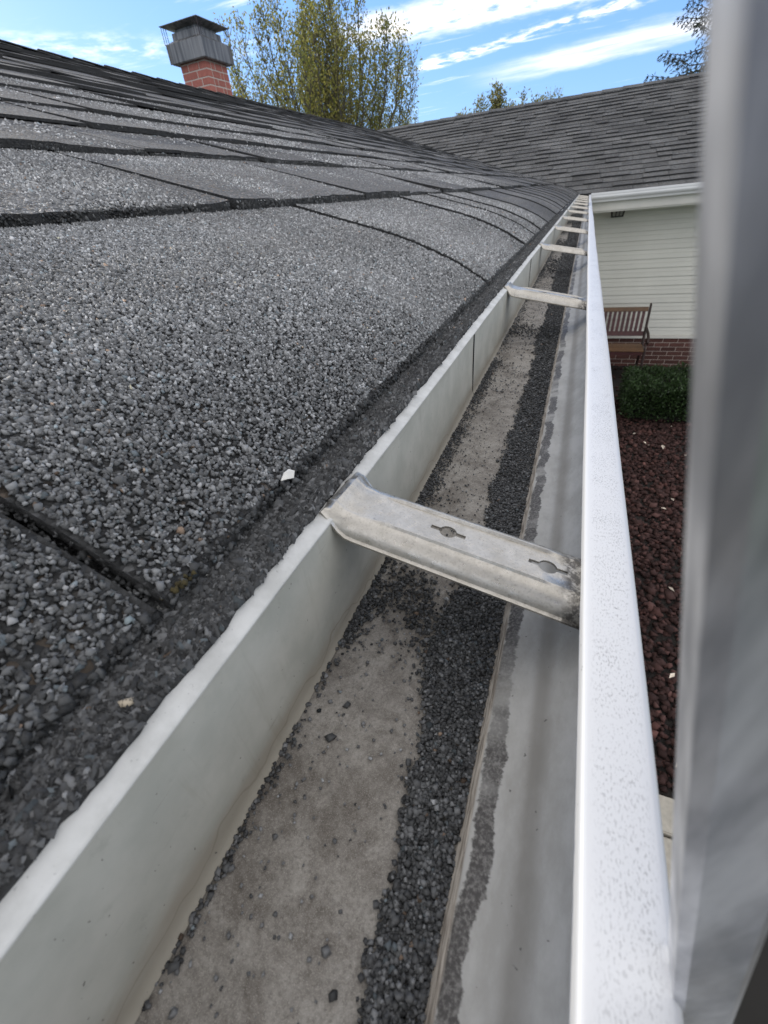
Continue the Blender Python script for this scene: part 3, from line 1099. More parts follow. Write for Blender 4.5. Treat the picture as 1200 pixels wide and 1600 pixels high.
gran(380, lambda n: RNG.uniform(-.06, .2, n), strays, .0005, .0001, .7)
gran(1300, lambda n: RNG.uniform(.12, .60, n), strays, .00055, .0001, .5)
gran(1500, lambda n: RNG.uniform(.5, 2.2, n), strays, .0009, .0001, .6)
gran(16, lambda n: RNG.uniform(-.03, .30, n), strays, .0011, .0001, .6)
P, R_, T_ = np.concatenate(PP), np.concatenate(RR), np.concatenate(TT)
nearm = P[:, 1] < .3
for m_, shp, lab in ((nearm, 'cub', 'loose dark shingle granules drifted along the near gutter floor around the nearest hanger'),
                     (~nearm, 'oct', 'loose dark shingle granules drifted along the far gutter floor beyond the nearest hanger')):
    link('loose_granules', stones('loose_granules', P[m_], np.tile([0, 0, 1.0], (m_.sum(), 1)), R_[m_], T_[m_], shp, (.5, .9), .16), M_GRAN,
         kind='stuff', label=lab, cat='granules')

# ------------------------------------------------------------------ wing across the end
wing = empty('house_wing', (.5, 11, GZ), 'house wing across the far end with cream siding and dark grey shingle roof', 'house wing')
WR = 11.07
wz1 = wing_z(WR)
wm = MB()
X0, X1 = -7.0, 6.0
v = [(X0, WY0, WZ0 - .012), (X1, WY0, WZ0 - .012), (X1, WR, wz1 - .012), (X0, WR, wz1 - .012),
     (X0, WY0 + .03, WZ0 - .1), (X1, WY0 + .03, WZ0 - .1), (X1, WR, wz1 - .1), (X0, WR, wz1 - .1),
     (X0, 14.8, WZ0 - .012), (X1, 14.8, WZ0 - .012)]
wm.add(v, [(0, 1, 2, 3), (4, 7, 6, 5), (0, 4, 5, 1), (1, 5, 6, 2), (0, 3, 7, 4), (3, 2, 9, 8), (2, 6, 9), (3, 8, 7)])
wroof = wm.build('roof', M_ASPH, wing)
# tabs: a few shared meshes, one object each for the 290 that show largest, the rest joined
sl = math.hypot(1, WS)
EXPO = .150
variants = []
for wd in (.17, .23, .29, .35):
    for th in (.009, .018):
        V, F = [], []
        rr = random.Random(int(wd * 1000 + th * 10000))
        for i in range(5):
            xx_ = wd * (i / 4) - .0015 * (i == 4)
            jz = rr.uniform(-.001, .001)
            for (dd, zt) in ((0 + rr.uniform(-.003, .003), th + .003), (EXPO * .5, th * .6 + .003), (EXPO + .03, .002)):
                V.append((xx_, dd, zt + jz))
        nV = len(V)
        V += [(a, b, -.004) for a, b, c in V]
        for i in range(4):
            for j in range(2):
                p_ = i * 3 + j
                F.append((p_, p_ + 3, p_ + 4, p_ + 1))
            p_ = i * 3
            F.append((p_, p_ + nV, p_ + 3 + nV, p_ + 3))
        for i in (0, 4):
            for j in range(2):
                p_ = i * 3 + j
                F.append((p_, p_ + 1, p_ + 1 + nV, p_ + nV))
        me = pydata('wing_shingle', V, F)
        me.materials.append(M_SHW)
        me.materials.append(M_ASPH)  # edge faces black, painting in the shade below each course
        me.polygons.foreach_set('material_index', [0 if max(f_) < nV else 1 for f_ in F])
        variants.append((wd, me))
tabs = []
nc = int((WR - WY0) * sl / EXPO)
for k in range(nc):
    y = WY0 - .02 + k * EXPO / sl
    if k == nc - 1:
        pass
    zt = wing_z(y)
    xl = -(1.184 * max(y - 7.4, 0) + .35)
    x_ = xl - random.uniform(0, .25)
    while x_ < 5.9:
        wd, me = random.choice(variants)
        tabs.append((x_, y, zt - .010, me))
        x_ += wd + .002
tilt = math.atan(WS)


def tab_rank(tb):
    x_, y, z, me = tb
    vis = (x_ < .11 * y + .45)
    return (0 if vis else 100) + math.hypot(x_ + .3, y)


tabs.sort(key=tab_rank)
rest = MB()
rest_mi = []
for i, (x_, y, z, me) in enumerate(tabs):
    if i < 298:
        o = bpy.data.objects.new('shingle', me)
        COL.objects.link(o)
        o.parent = wroof
        o.matrix_parent_inverse = Matrix.Translation(Vector((0, 0, 0)))
        o.matrix_basis = Matrix.Translation((x_, y, z)) @ Matrix.Rotation(tilt + random.uniform(-.006, .004), 4, 'X')
    else:
        mt = Matrix.Translation((x_, y, z)) @ Matrix.Rotation(tilt, 4, 'X')
        rest.add([tuple(mt @ v_.co) for v_ in me.vertices], [tuple(p_.vertices) for p_ in me.polygons])
        rest_mi += [p_.material_index for p_ in me.polygons]
mr = pydata('far_shingles', rest.v, rest.f)
mr.materials.append(M_SHW); mr.materials.append(M_ASPH)
mr.polygons.foreach_set('material_index', rest_mi)
link('far_shingles', mr, M_SHW, wroof, kind='stuff')
for x_ in frange(-5.2, 5.8, .32)[:-1]:
    m_ = MB()
    a = .016 + random.uniform(0, .004)
    v = [(x_, WR - .14, wz1 - .05 + a), (x_, WR, wz1 + a), (x_, WR + .14, wz1 - .05 + a), (x_ + .33, WR - .14, wz1 - .05 + .010), (x_ + .33, WR, wz1 + .010), (x_ + .33, WR + .14, wz1 - .05 + .010)]
    m_.add(v + [(p_[0], p_[1], p_[2] - .006) for p_ in v], [(0, 3, 4, 1), (1, 4, 5, 2), (6, 7, 10, 9), (7, 8, 11, 10), (0, 1, 7, 6), (1, 2, 8, 7), (3, 9, 10, 4), (4, 10, 11, 5), (0, 6, 9, 3), (2, 5, 11, 8)])
    m_.build('ridge_cap', M_SHW, wroof)
# wall: siding boards over a brick base
WALLY = 8.0
MB().box(-.40, 5.6, WALLY + .02, 14.2, GZ - .1, -.30).build('wall', M_MORTAR, wing)
zb_ = -2.028
pitch = .1165
k = 0
while zb_ + k * pitch < -.36:
    z0 = zb_ + k * pitch
    q = MB()
    q.sweep([(WALLY - .017, z0), (WALLY - .018, z0 + .004), (WALLY - .010, z0 + pitch * .52), (WALLY - .0135, z0 + pitch * .55), (WALLY - .004, z0 + pitch - .002), (WALLY + .015, z0 + pitch - .002), (WALLY + .015, z0)], [-.41, 5.6])
    me = q.mesh('siding_board')
    me.transform(Matrix(((0, 1, 0, 0), (1, 0, 0, 0), (0, 0, 1, 0), (0, 0, 0, 1))))
    me.flip_normals()
    link('siding_board', me, M_SIDING, wing)
    k += 1
MB().box(-.41, 5.6, WALLY - .035, WALLY + .018, -2.075, -2.030).build('ledge_trim', M_WOODW, wing, bevel=.004)
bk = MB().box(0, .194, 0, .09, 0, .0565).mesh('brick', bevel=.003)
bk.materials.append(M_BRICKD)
for row in range(7):
    z = -2.078 - .0662 * (row + 1) + .004
    x_ = -.40 + (.102 if row % 2 else 0)
    while x_ < 3.0:
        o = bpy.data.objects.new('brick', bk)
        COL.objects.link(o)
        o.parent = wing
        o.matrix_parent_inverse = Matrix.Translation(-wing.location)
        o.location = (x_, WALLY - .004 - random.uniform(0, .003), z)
        x_ += .204
MB().box(-.40, 5.6, WALLY + .003, WALLY + .0195, GZ - .1, -2.076).build('mortar', M_MORTAR, wing)
MB().box(-.42, 5.9, 7.455, 8.02, -.345, -.325).build('soffit', M_WOODW, wing)
MB().box(.043, 5.9, 7.432, 7.455, -.325, -.132).build('fascia', M_WOODW, wing)
MB().box(-.12, .0, 7.456, 7.476, -.33, -.16).build('corner_board', M_WOODW, wing)

# wing gutter (seen from its front)
wg = empty('gutter', (2.5, 7.38, -.245), 'white gutter on the eave of the far wing, seen from outside', 'gutter')
op = smoothpoly([(.100, -.1290), (.080, -.1270), (.0805, -.1255), (.1000, -.1250), (.1015, -.1265), (.1015, -.1480), (.098, -.1530), (.1005, -.160), (.1010, -.172), (.094, -.186), (.080, -.197), (.070, -.206), (.066, -.222), (.062, -.228), (.0, -.228), (-.0, -.135)], 1)
q = MB()
q.sweep(thick(op, .0012), frange(.0435, 5.9, .5))
me = q.mesh('trough', smooth=True)
me.transform(Matrix(((0, 1, 0, 0), (-1, 0, 0, 7.4305), (0, 0, 1, 0), (0, 0, 0, 1))))
link('trough', me, M_WHITEG, wg)
q = MB()
q.sweep(thick([(a * 1.0 + (.0025 if a > .05 else 0), b) for a, b in op], .0012), [.043, .152])
me = q.mesh('corner_sleeve', smooth=True)
me.transform(Matrix(((0, 1, 0, 0), (-1, 0, 0, 7.4290), (0, 0, 1, .001), (0, 0, 0, 1))))
link('corner_sleeve', me, M_WHITEG, wg)
for x_ in (.8, 1.6, 2.4, 3.2, 4.0):
    MB().box(x_, x_ + .025, 7.335, 7.43, -.132, -.130).build('strap', M_HANG, wg)

# lantern under the eave
lx, ly = .425, 7.86
lan = empty('lantern', (lx, ly, -.325), 'small black box lantern hanging under the white eave of the far wing', 'lantern')
q = MB().box(lx - .05, lx + .05, ly - .05, ly + .05, -.337, -.327)
q.build('ceiling_plate', M_BLACKM, lan, bevel=.002)
q = MB()
for sx in (-1, 1):
    for sy in (-1, 1):
        q.tube([(lx + sx * .082, ly + sy * .082, -.335), (lx + sx * .066, ly + sy * .066, -.420)], .008, 6)
for sx in (-1, 1):
    q.tube([(lx + sx * .025, ly - .080, -.335), (lx + sx * .020, ly - .066, -.420)], .005, 6)
q.build('frame', M_BLACKM, lan)
q = MB()
q.box(lx - .078, lx + .078, ly - .078, ly + .078, -.430, -.418)
q.build('base_plate', M_BLACKM, lan, bevel=.003)
q = MB()
q.add([(lx + sx * w_, ly + sy * w_, z) for z, w_ in ((-.338, .074), (-.417, .058)) for sx, sy in ((-1, -1), (1, -1), (1, 1), (-1, 1))],
      [(0, 1, 5, 4), (1, 2, 6, 5), (2, 3, 7, 6), (3, 0, 4, 7), (0, 3, 2, 1), (4, 5, 6, 7)])
q.build('glass', M_GLASS, lan)

# ------------------------------------------------------------------ chimney
cx1, cy0 = -4.2, 5.67
cwx, cwy = .352, .392
ch = empty('chimney', (cx1 - cwx / 2, cy0 + cwy / 2, 1.0), 'red brick chimney with grey metal shroud behind the roof ridge', 'chimney')
MB().box(cx1 - cwx + .003, cx1 - .003, cy0 + .003, cy0 + cwy - .003, .9, 1.58).build('core', M_MORTAR, ch)


def mk_brick(L, D):
    me = MB().box(0, L, 0, D, 0, .0565).mesh('brick', bevel=.0025)
    me.materials.append(M_BRICKR)
    return me


bl = {}


def put_brick(x0, x1, y0, y1, z):
    key = (round(x1 - x0, 3), round(y1 - y0, 3))
    if key not in bl:
        bl[key] = mk_brick(*key)
    o = bpy.data.objects.new('brick', bl[key])
    COL.objects.link(o)
    o.parent = ch
    o.matrix_parent_inverse = Matrix.Translation(-ch.location)
    o.location = (x0 + random.uniform(-.001, .001), y0 + random.uniform(-.001, .001), z)


J, B = .010, .09
for row in range(8):
    z = 1.03 + row * .0665
    for (flip) in (0, 1):
        # running bond: faces along x (near and far), then faces along y
        ya, yb_ = (cy0, cy0 + B) if not flip else (cy0 + cwy - B, cy0 + cwy)
        a0, a1 = cx1 - cwx, cx1
        cuts = [a0, a0 + .208, a1] if row % 2 else [a0, a0 + .10, a0 + .252, a1]
        for a, b in zip(cuts[:-1], cuts[1:]):
            put_brick(a + (J / 2 if a > a0 else 0), b - (J / 2 if b < a1 else 0), ya, yb_, z)
        xa, xb = (cx1 - B, cx1) if not flip else (cx1 - cwx, cx1 - cwx + B)
        c0, c1 = cy0 + B + J, cy0 + cwy - B - J
        mid_ = (c0 + c1) / 2 + (.04 if row % 2 else -.03)
        put_brick(xa, xb, c0, mid_ - J / 2, z)
        put_brick(xa, xb, mid_ + J / 2, c1, z)


def ring(q, x0, x1, y0, y1, z, ):
    return [(x0, y0, z), (x1, y0, z), (x1, y1, z), (x0, y1, z)]


def frustum(sections, name, mat, cap=True):
    q = MB()
    v = []
    for (ex, z) in sections:
        v += ring(q, cx1 - cwx - ex, cx1 + ex, cy0 - ex, cy0 + cwy + ex, z)
    n_ = len(sections)
    f = [(4 * i + k, 4 * i + (k + 1) % 4, 4 * i + 4 + (k + 1) % 4, 4 * i + 4 + k) for i in range(n_ - 1) for k in range(4)]
    f += [(3, 2, 1, 0), (4 * n_ - 4, 4 * n_ - 3, 4 * n_ - 2, 4 * n_ - 1)]
    q.add(v, f)
    return q.build(name, mat, ch)


frustum([(.030, 1.500), (.052, 1.496), (.060, 1.505), (.062, 1.655), (.015, 1.682)], 'shroud', M_SHROUD)
# standing corner seams of the shroud
for sx, sy in ((1, -1), (-1, -1), (1, 1), (-1, 1)):
    x_ = cx1 + .064 if sx > 0 else cx1 - cwx - .064
    y_ = cy0 - .064 if sy < 0 else cy0 + cwy + .064
    MB().box(x_ - .006, x_ + .006, y_ - .006, y_ + .006, 1.500, 1.658).build('corner_seam', M_SHROUD, ch)
frustum([(.004, 1.680), (.002, 1.742)], 'collar', M_SHROUD)
frustum([(-.03, 1.742), (-.03, 1.775)], 'neck', M_SHROUD)
frustum([(-.03, 1.770), (.085, 1.792), (.085, 1.797), (-.06, 1.835)], 'cap_hood', M_SHROUD)
for sx in (cx1 + .072, cx1 - cwx - .072):
    for sy in (cy0 - .072, cy0 + cwy + .072):
        MB().tube([(sx, sy, 1.652), (sx, sy, 1.795)], .004, 5).build('cap_post', M_IRON, ch)
for i in (1, 2, 14, 15):
    t_ = i / 16
    for y_ in (cy0 - .072, cy0 + cwy + .072):
        xx_ = cx1 - cwx - .072 + (cwx + .144) * t_
        MB().tube([(xx_, y_, 1.655), (xx_, y_, 1.795)], .0018, 4).build('mesh_wire', M_IRON, ch)
    for x_ in (cx1 + .072, cx1 - cwx - .072):
        yy_ = cy0 - .072 + (cwy + .144) * t_
        MB().tube([(x_, yy_, 1.655), (x_, yy_, 1.795)], .0018, 4).build('mesh_wire', M_IRON, ch)

# ------------------------------------------------------------------ bench on the bed by the wing
bx0, bx1 = -.18, 1.085
bench = empty('bench', ((bx0 + bx1) / 2, 7.35, GZ), 'maroon slatted garden bench with amber seat against the wing wall', 'bench')
sz = -2.02
yb0 = 7.50                                     # back foot of the backrest


def backp(h):                                  # backrest leans away from the viewer, towards the wall
    return (yb0 + .22 * h, sz + h)


for nm, h0, h1, mat in (('top_rail', .425, .478, M_AMBER), ('lower_rail', .10, .16, M_MAROON)):
    y0, z0 = backp(h0); y1, z1 = backp(h1)
    q = MB()
    q.add([(x, y0 + dy_, z0) for x in (bx0 + .02, bx1 - .02) for dy_ in (-.015, .012)] + [(x, y1 + dy_, z1) for x in (bx0 + .02, bx1 - .02) for dy_ in (-.015, .012)],
          [(0, 1, 3, 2), (4, 6, 7, 5), (0, 2, 6, 4), (1, 5, 7, 3), (0, 4, 5, 1), (2, 3, 7, 6)])
    q.build(nm, mat, bench, bevel=.004)
ns = 19
for i in range(ns):
    x = bx0 + .07 + (bx1 - bx0 - .14) * i / (ns - 1)
    y0, z0 = backp(.158); y1, z1 = backp(.427)
    q = MB()
    q.add([(x - .019, y0 - .007, z0), (x + .019, y0 - .007, z0), (x + .019, y0 + .007, z0), (x - .019, y0 + .007, z0),
           (x - .019, y1 - .007, z1), (x + .019, y1 - .007, z1), (x + .019, y1 + .007, z1), (x - .019, y1 + .007, z1)],
          [(0, 3, 2, 1), (4, 5, 6, 7), (0, 1, 5, 4), (1, 2, 6, 5), (2, 3, 7, 6), (3, 0, 4, 7)])
    q.build('back_slat', M_MAROON, bench)
for i in range(5):
    y = 7.10 + .082 * i
    MB().box(bx0 + .01, bx1 - .01, y, y + .068, sz - .022 + .006 * (i == 0), sz + .002 - .004 * i * .5).build('seat_slat', M_AMBER, bench, bevel=.004)
MB().box(bx0 + .03, bx1 - .03, 7.105, 7.125, sz - .065, sz - .024).build('apron', M_MAROON, bench)
for x in (bx0, bx1):
    q = MB()
    yt, zt = backp(.50)
    q.tube([(x, yb0 - .02, sz - .04), (x, yb0 + .02, sz + .12), (x, *backp(.3)), (x, yt, zt), (x, yt + .03, zt + .015)], [.020, .02, .018, .016, .012], 8)
    q.tube([(x, yb0 + .0, sz + .0), (x, yb0 + .03, sz - .2), (x, yb0 + .09, GZ + .0)], [.02, .018, .018], 8)
    q.tube([(x, 7.13, sz - .02), (x, 7.09, sz - .2), (x, 7.05, sz - .33), (x, 7.00, GZ)], [.02, .016, .015, .018], 8)
    q.tube([(x, yb0, sz - .03), (x, 7.13, sz - .03)], .016, 8)
    q.build('end_frame', M_IRON, bench, smooth=True)
    q = MB()
    q.tube([(x, *backp(.22)), (x, 7.40, sz + .215), (x, 7.22, sz + .205), (x, 7.10, sz + .17), (x, 7.06, sz + .125), (x, 7.09, sz + .10), (x, 7.12, sz + .12)], [.016, .018, .02, .02, .016, .014, .012], 8)
    q.tube([(x, 7.16, sz + .18), (x, 7.19, sz + .08), (x, 7.13, sz - .01)], .012, 8)
    q.build('armrest', M_IRON, bench, smooth=True)

# ------------------------------------------------------------------ leaves helper


def leaf_mesh(name, P, D, L, Wd, tint, fold=.25):
    """diamond leaves folded along the midrib: P base, D direction"""
    n = len(P)
    D = D / np.linalg.norm(D, axis=1)[:, None]
    rnd = RNG.normal(size=(n, 3))
    Sd = np.cross(D, rnd); Sd /= np.linalg.norm(Sd, axis=1)[:, None] + 1e-9
    Nn = np.cross(Sd, D)
    L = L[:, None]; Wd = Wd[:, None]
    tip = P + D * L
    m1 = P + D * L * .5 + Sd * Wd * .5 + Nn * Wd * fold
    m2 = P + D * L * .5 - Sd * Wd * .5 + Nn * Wd * fold
    V = np.stack([P, m1, tip, m2], 1).reshape(-1, 3)
    F = (np.array([(0, 1, 2), (0, 2, 3)])[None] + (np.arange(n) * 4)[:, None, None]).reshape(-1, 3)
    return numesh(name, V, F, np.repeat(tint, 4, 0))


# hedge
hx0, hx1, hy0, hy1, hz1 = .84, 2.65, 5.72, 6.50, -2.05
hedge = empty('hedge', (1.7, 6.1, GZ), 'low clipped dark green boxwood hedge on the lava rock in front of the bench', 'hedge')
core = MB().box(hx0 + .09, hx1 - .09, hy0 + .09, hy1 - .09, GZ - .02, hz1 - .08)
core.build('dark_core', M_SOIL, hedge)  # solid dark box filling the hedge behind its leaves
q = MB()
for i in range(90):
    bx_, by_ = random.uniform(hx0 + .15, hx1 - .15), random.uniform(hy0 + .12, hy1 - .12)
    q.tube([(bx_, by_, GZ), (bx_ + random.uniform(-.1, .1), by_ + random.uniform(-.1, .1), hz1 - .04)], [.008, .003], 5)
q.build('stems', M_BARK, hedge)
n = 26000
side = RNG.random(n)
u_, v_, w_ = RNG.uniform(0, 1, n), RNG.uniform(0, 1, n), RNG.beta(1, 3.5, n) * .13
x = hx0 + (hx1 - hx0) * u_
y = hy0 + (hy1 - hy0) * v_
z = GZ + .05 + (hz1 - GZ - .05) * RNG.uniform(0, 1, n) ** .8
bumpn = .03 * np.sin(x * 17 + y * 9) + .025 * np.sin(y * 23 - x * 11)
Dn = np.zeros((n, 3))
tp = side < .42
z[tp] = hz1 - w_[tp] + bumpn[tp]; Dn[tp] = (0, 0, 1)
fr_ = (side >= .42) & (side < .72)
y[fr_] = hy0 + w_[fr_] + bumpn[fr_]; Dn[fr_] = (0, -1, .3)
bk_ = (side >= .72) & (side < .82)
y[bk_] = hy1 - w_[bk_] + bumpn[bk_]; Dn[bk_] = (0, 1, .3)
le = (side >= .82) & (side < .92)
x[le] = hx0 + w_[le] + bumpn[le]; Dn[le] = (-1, 0, .3)
ri = side >= .92
x[ri] = hx1 - w_[ri] + bumpn[ri]; Dn[ri] = (1, 0, .3)
g = RNG.lognormal(math.log(.055), .35, n)
tint = np.stack([g * .62, g * 1.15, g * .38], 1)
link('leaves', leaf_mesh('leaves', np.stack([x, y, z], 1), Dn + RNG.normal(0, .7, (n, 3)), RNG.uniform(.024, .042, n), RNG.uniform(.014, .024, n), np.clip(tint, .01, .3)), M_HEDGE, hedge)

# pale fallen leaves on the rock
spots = [(1.19, 5.02, .045, 'largest pale curled leaf on the lava rock nearest the hedge'),
         (1.02, 5.10, .026, 'small pale leaf on the lava rock just left of the largest leaf'),
         (.93, 5.32, .022, 'tiny pale leaf on the lava rock closest to the front of the hedge'),
         (1.15, 3.95, .028, 'pale leaf beside the ladder, farthest of the three in the middle of the rock bed'),
         (1.06, 3.78, .024, 'pale leaf beside the gutter lip in the middle of the lava rock bed'),
         (1.18, 3.24, .035, 'broad pale leaf lying against the ladder edge in the middle of the rock bed'),
         (.99, 2.72, .026, 'pale leaf beside the gutter lip, halfway between hedge and walkway'),
         (1.07, 2.60, .028, 'pale leaf beside the ladder on the nearer half of the lava rock'),
         (.90, 1.95, .028, 'pale leaf on the near lava rock, second from the walkway edging'),
         (.86, 1.40, .024, 'pale leaf on the lava rock right beside the walkway edging')]
for i, (x, y, s_, lab) in enumerate(spots):
    m_ = MB()
    a = random.uniform(0, 6.28)
    c_, s2 = math.cos(a) * s_, math.sin(a) * s_
    z = GZ + .026
    q = [(x - c_, y - s2, z), (x - s2 * .45, y + c_ * .45, z + s_ * .35), (x, y, z + s_ * .1), (x + s2 * .45, y - c_ * .45, z + s_ * .35), (x + c_, y + s2, z + s_ * .2)]
    m_.add(q, [(0, 1, 2), (1, 4, 2), (0, 2, 3), (2, 4, 3)])
    o = m_.build('fallen_leaf', M_PETAL, label=lab, cat='leaf', group='pale leaves fallen on the lava rock')
    sm = o.modifiers.new('thickness', 'SOLIDIFY'); sm.thickness = .001

# ------------------------------------------------------------------ trees


def upright_tree(name, base, stems, height, spread, leaves, label, seed, leafL=.10, lean=(0, 0), tints=None):
    rr = random.Random(seed)
    root = empty(name, base, label, 'tree')
    B_ = Vector(base)
    tr = MB()
    tw = MB()
    pts, dirs, wts = [], [], []
    trunk_h = height * .16
    tr.tube([B_, B_ + Vector((0, 0, trunk_h * .6)), B_ + Vector((lean[0] * .1, 0, trunk_h))], [height * .028, height * .023, height * .02], 10)
    for i in range(stems):
        a = 2 * math.pi * (i + rr.uniform(-.3, .3)) / stems
        rad = spread * (rr.uniform(.55, 1.0) if i % 3 else rr.uniform(.0, .45))
        h = height * rr.uniform(.84, 1.02) * (1 - .22 * (rad / spread) ** 2)
        p = B_ + Vector((0, 0, trunk_h * .9))
        end = B_ + Vector((math.cos(a) * rad + lean[0], math.sin(a) * rad + lean[1], h))
        path = []
        n_ = 14
        for k in range(n_ + 1):
            t_ = k / n_
            s_ = 1 - (1 - t_) ** 1.9            # out fast, then upright
            path.append(Vector((p.x + (end.x - p.x) * s_ + rr.uniform(-.06, .06), p.y + (end.y - p.y) * s_ + rr.uniform(-.06, .06), p.z + (end.z - p.z) * t_)))
        r0 = height * .0062
        tr.tube(path, [r0 * (1 - .9 * k / n_) + .004 for k in range(n_ + 1)], 6)
        for k in range(3, n_ + 1):
            for _ in range(6):
                ba = rr.uniform(0, 2 * math.pi)
                ln = height * .15 * (1.15 - k / n_) * rr.uniform(.5, 1.2) + .30
                q0 = path[k]
                dv = Vector((math.cos(ba) * .62, math.sin(ba) * .62, 1.0)).normalized()
                q1 = q0 + dv * ln
                tw.tube([q0, q0.lerp(q1, .5) + Vector((math.cos(ba), math.sin(ba), 0)) * ln * .06, q1], [.010, .007, .003], 4, False)
                for m_ in range(9):
                    f = rr.random() ** .8
                    pts.append(q0.lerp(q1, f)); dirs.append(dv); wts.append(rr.random())
    pts = np.array(pts); dirs = np.array(dirs)
    idx = RNG.integers(0, len(pts), leaves)
    P_ = pts[idx] + RNG.normal(0, height * .0125, (leaves, 3))
    D_ = dirs[idx] * .7 + RNG.normal(0, .55, (leaves, 3))
    g_ = RNG.random(leaves)
    A, Bc, Cc = tints or ((.12, .155, .045), (.25, .25, .065), (.40, .34, .09))
    A, Bc, Cc = map(np.array, (A, Bc, Cc))
    clump = np.random.default_rng(seed).random(len(pts))[idx // 30 * 30 % len(pts)]
    mixv = np.clip(g_ * .6 + clump * .5, 0, 1)[:, None]
    tint = np.where(mixv < .5, A + (Bc - A) * mixv * 2, Bc + (Cc - Bc) * (mixv - .5) * 2)
    tr.build('trunk', M_BARK, root, smooth=True)
    tw.build('twigs', M_BARK, root)
    link('crown', leaf_mesh('crown', P_, D_, RNG.uniform(.7, 1.2, leaves) * leafL, RNG.uniform(.4, .65, leaves) * leafL, tint), M_LEAF, root)
    return root


upright_tree('tree', (-10.5, 21.5, GZ), 54, 9.3, 3.9, 46000, 'tall upright yellow-green autumn tree behind the chimney and roof ridge', 5, .105)
upright_tree('tree', (-5.0, 31.0, GZ), 60, 6.55, 2.9, 30000, 'rounded pale green treetop showing over the middle of the wing ridge', 9, .14, tints=((.12, .14, .05), (.21, .21, .08), (.28, .25, .11)))
upright_tree('tree', (-10.0, 31.0, GZ), 9, 6.6, 1.1, 2600, 'small treetop beside the tall tree where the two roofs meet', 14, .13)
upright_tree('tree', (-2.5, 33.0, GZ), 7, 6.75, .9, 900, 'tiny sprig of a treetop just above the wing ridge right of the round treetop', 21, .13)


def spruce(base, h, label):
    rr = random.Random(3)
    root = empty('spruce_tree', base, label, 'tree')
    B_ = Vector(base)
    tr = MB().tube([B_, B_ + Vector((0, 0, h * .5)), B_ + Vector((0, 0, h))], [.22, .14, .02], 10)
    tr.build('trunk', M_BARK, root, smooth=True)
    br = MB()
    Pn, Dn_ = [], []
    z = 2.0
    while z < h - .3:
        reach = (h - z) * .36 + .3
        for i in range(7):
            a = 2 * math.pi * (i / 7) + rr.uniform(-.35, .35) + z
            d_ = Vector((math.cos(a), math.sin(a), 0))
            R_ = reach * rr.uniform(.75, 1.1)
            path = [B_ + Vector((0, 0, z)) + d_ * R_ * t_ + Vector((0, 0, -.42 * R_ * t_ + .30 * R_ * t_ ** 3)) for t_ in (0, .25, .5, .75, 1)]
            br.tube(path, [.028, .02, .015, .01, .004], 5, False)
            sdv = d_.cross(Vector((0, 0, 1)))
            for k in range(16):
                t_ = .15 + .85 * k / 15
                f = t_ * 4
                i0 = min(3, int(f))
                q0 = path[i0].lerp(path[i0 + 1], f - i0)
                for sgn in (-1, 1):
                    ln = R_ * .30 * (1.05 - t_) * rr.uniform(.6, 1.2) + .10
                    dd = (d_ * .75 + sdv * sgn * .65 + Vector((0, 0, -.75 + rr.uniform(-.25, .15)))).normalized()
                    q1 = q0 + dd * ln
                    br.tube([q0, q1], [.006, .002], 4, False)
                    m_ = int(6 + ln * 30)
                    for _ in range(m_):
                        Pn.append(q0.lerp(q1, rr.random())); Dn_.append(dd)
                for _ in range(6):
                    Pn.append(q0); Dn_.append(d_)
        z += .42
    br.build('branches', M_BARK, root)
    n_ = len(Pn)
    D_ = np.array(Dn_) * .8 + RNG.normal(0, .5, (n_, 3))
    g_ = RNG.lognormal(math.log(.04), .3, n_)
    link('needles', leaf_mesh('needles', np.array(Pn), D_, RNG.uniform(.06, .11, n_), RNG.uniform(.016, .028, n_), np.stack([g_ * .75, g_, g_ * .6], 1), 0), M_NEEDLE, root)


spruce((3.25, 17.0, GZ), 10.5, 'dark drooping spruce behind the wing ridge beside the ladder')

# ------------------------------------------------------------------ ladder against the lip
lad = empty('ladder', (.68, -.16, GZ), 'blurred aluminium ladder leaning on the gutter lip beside the viewer', 'ladder')
A_ = .25


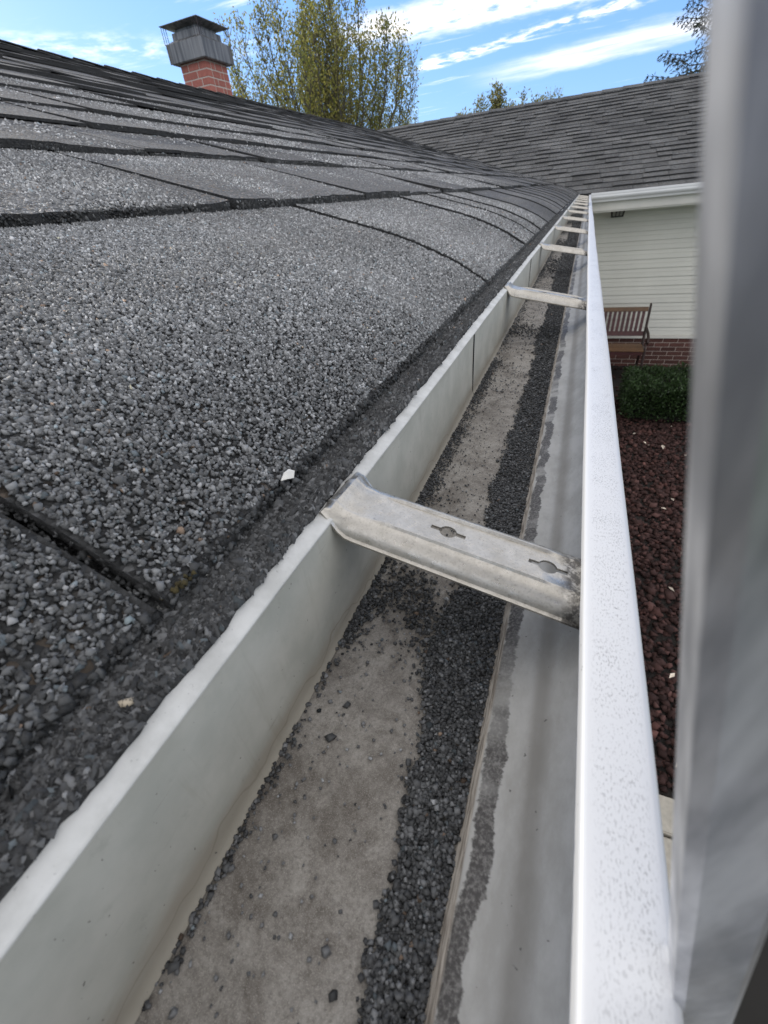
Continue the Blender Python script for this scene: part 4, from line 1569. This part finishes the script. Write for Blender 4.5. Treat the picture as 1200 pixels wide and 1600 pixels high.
def rail(yf, sgn):
    """C-section rail: yf is the face nearest its partner; sgn = side its depth lies on"""
    def P_(u, y, h):                          # u across (perpendicular to the rail, away from the roof), h height above lip
        return (.0408 - A_ * h + u * .970, y, -.140 + h + u * .2425)
    hs = [-2.36 / 1.0, -1.4, -.6, -.3, -.15, -.08, -.04, 0, .04, .08, .12, .16, .2, .4, .9]
    q = MB()
    sec = [(0, 0), (.0018, -.0010), (.0085, -.0010), (.0100, .0006), (.0100, .0072), (.066, .0072), (.066, .0006), (.0675, -.001), (.0745, -.001), (.076, .0005), (.076, .0080), (.074, .0092), (.002, .0092), (0, .0080)]
    v = [P_(u, yf + sgn * y, h) for h in hs for (u, y) in sec]
    n_ = len(sec)
    f = [(i * n_ + k, i * n_ + (k + 1) % n_, (i + 1) * n_ + (k + 1) % n_, (i + 1) * n_ + k) for i in range(len(hs) - 1) for k in range(n_)]
    f += [tuple(range(n_)), tuple(range((len(hs) - 1) * n_, len(hs) * n_))[::-1]]
    q.add(v, f)
    ro = q.build('side_rail', M_LAD, lad)
    q = MB()
    sec = [(.0102, .0062), (.0658, .0062), (.0658, .0070), (.0102, .0070)]
    v = [P_(u, yf + sgn * y, h) for h in hs for (u, y) in sec]
    f = [(i * 4 + k, i * 4 + (k + 1) % 4, (i + 1) * 4 + (k + 1) % 4, (i + 1) * 4 + k) for i in range(len(hs) - 1) for k in range(4)] + [(0, 1, 2, 3), tuple(range(4 * len(hs) - 4, 4 * len(hs)))[::-1]]
    q.add(v, f)
    q.build('dark_web', M_DARKBR, ro)  # thin dark sheet laid over the rail's aluminium web
    q = MB()
    fx, fy, fz = P_(.038, yf + sgn * .006, -2.36)
    q.box(fx - .06, fx + .06, fy - .03, fy + .03, GZ, fz + .03)
    q.build('foot', M_DARKBR, lad, bevel=.006)


rail(.0275, 1)
rail(-.3925, -1)
for i in range(11):
    h = -2.2 + .30 * i
    xc, zc_ = .0408 - A_ * h + .038 * .97, -.140 + h + .038 * .2425
    MB().tube([(xc, .0330, zc_), (xc, -.398, zc_)], .016, 12).build('rung', M_LAD, lad, smooth=True)
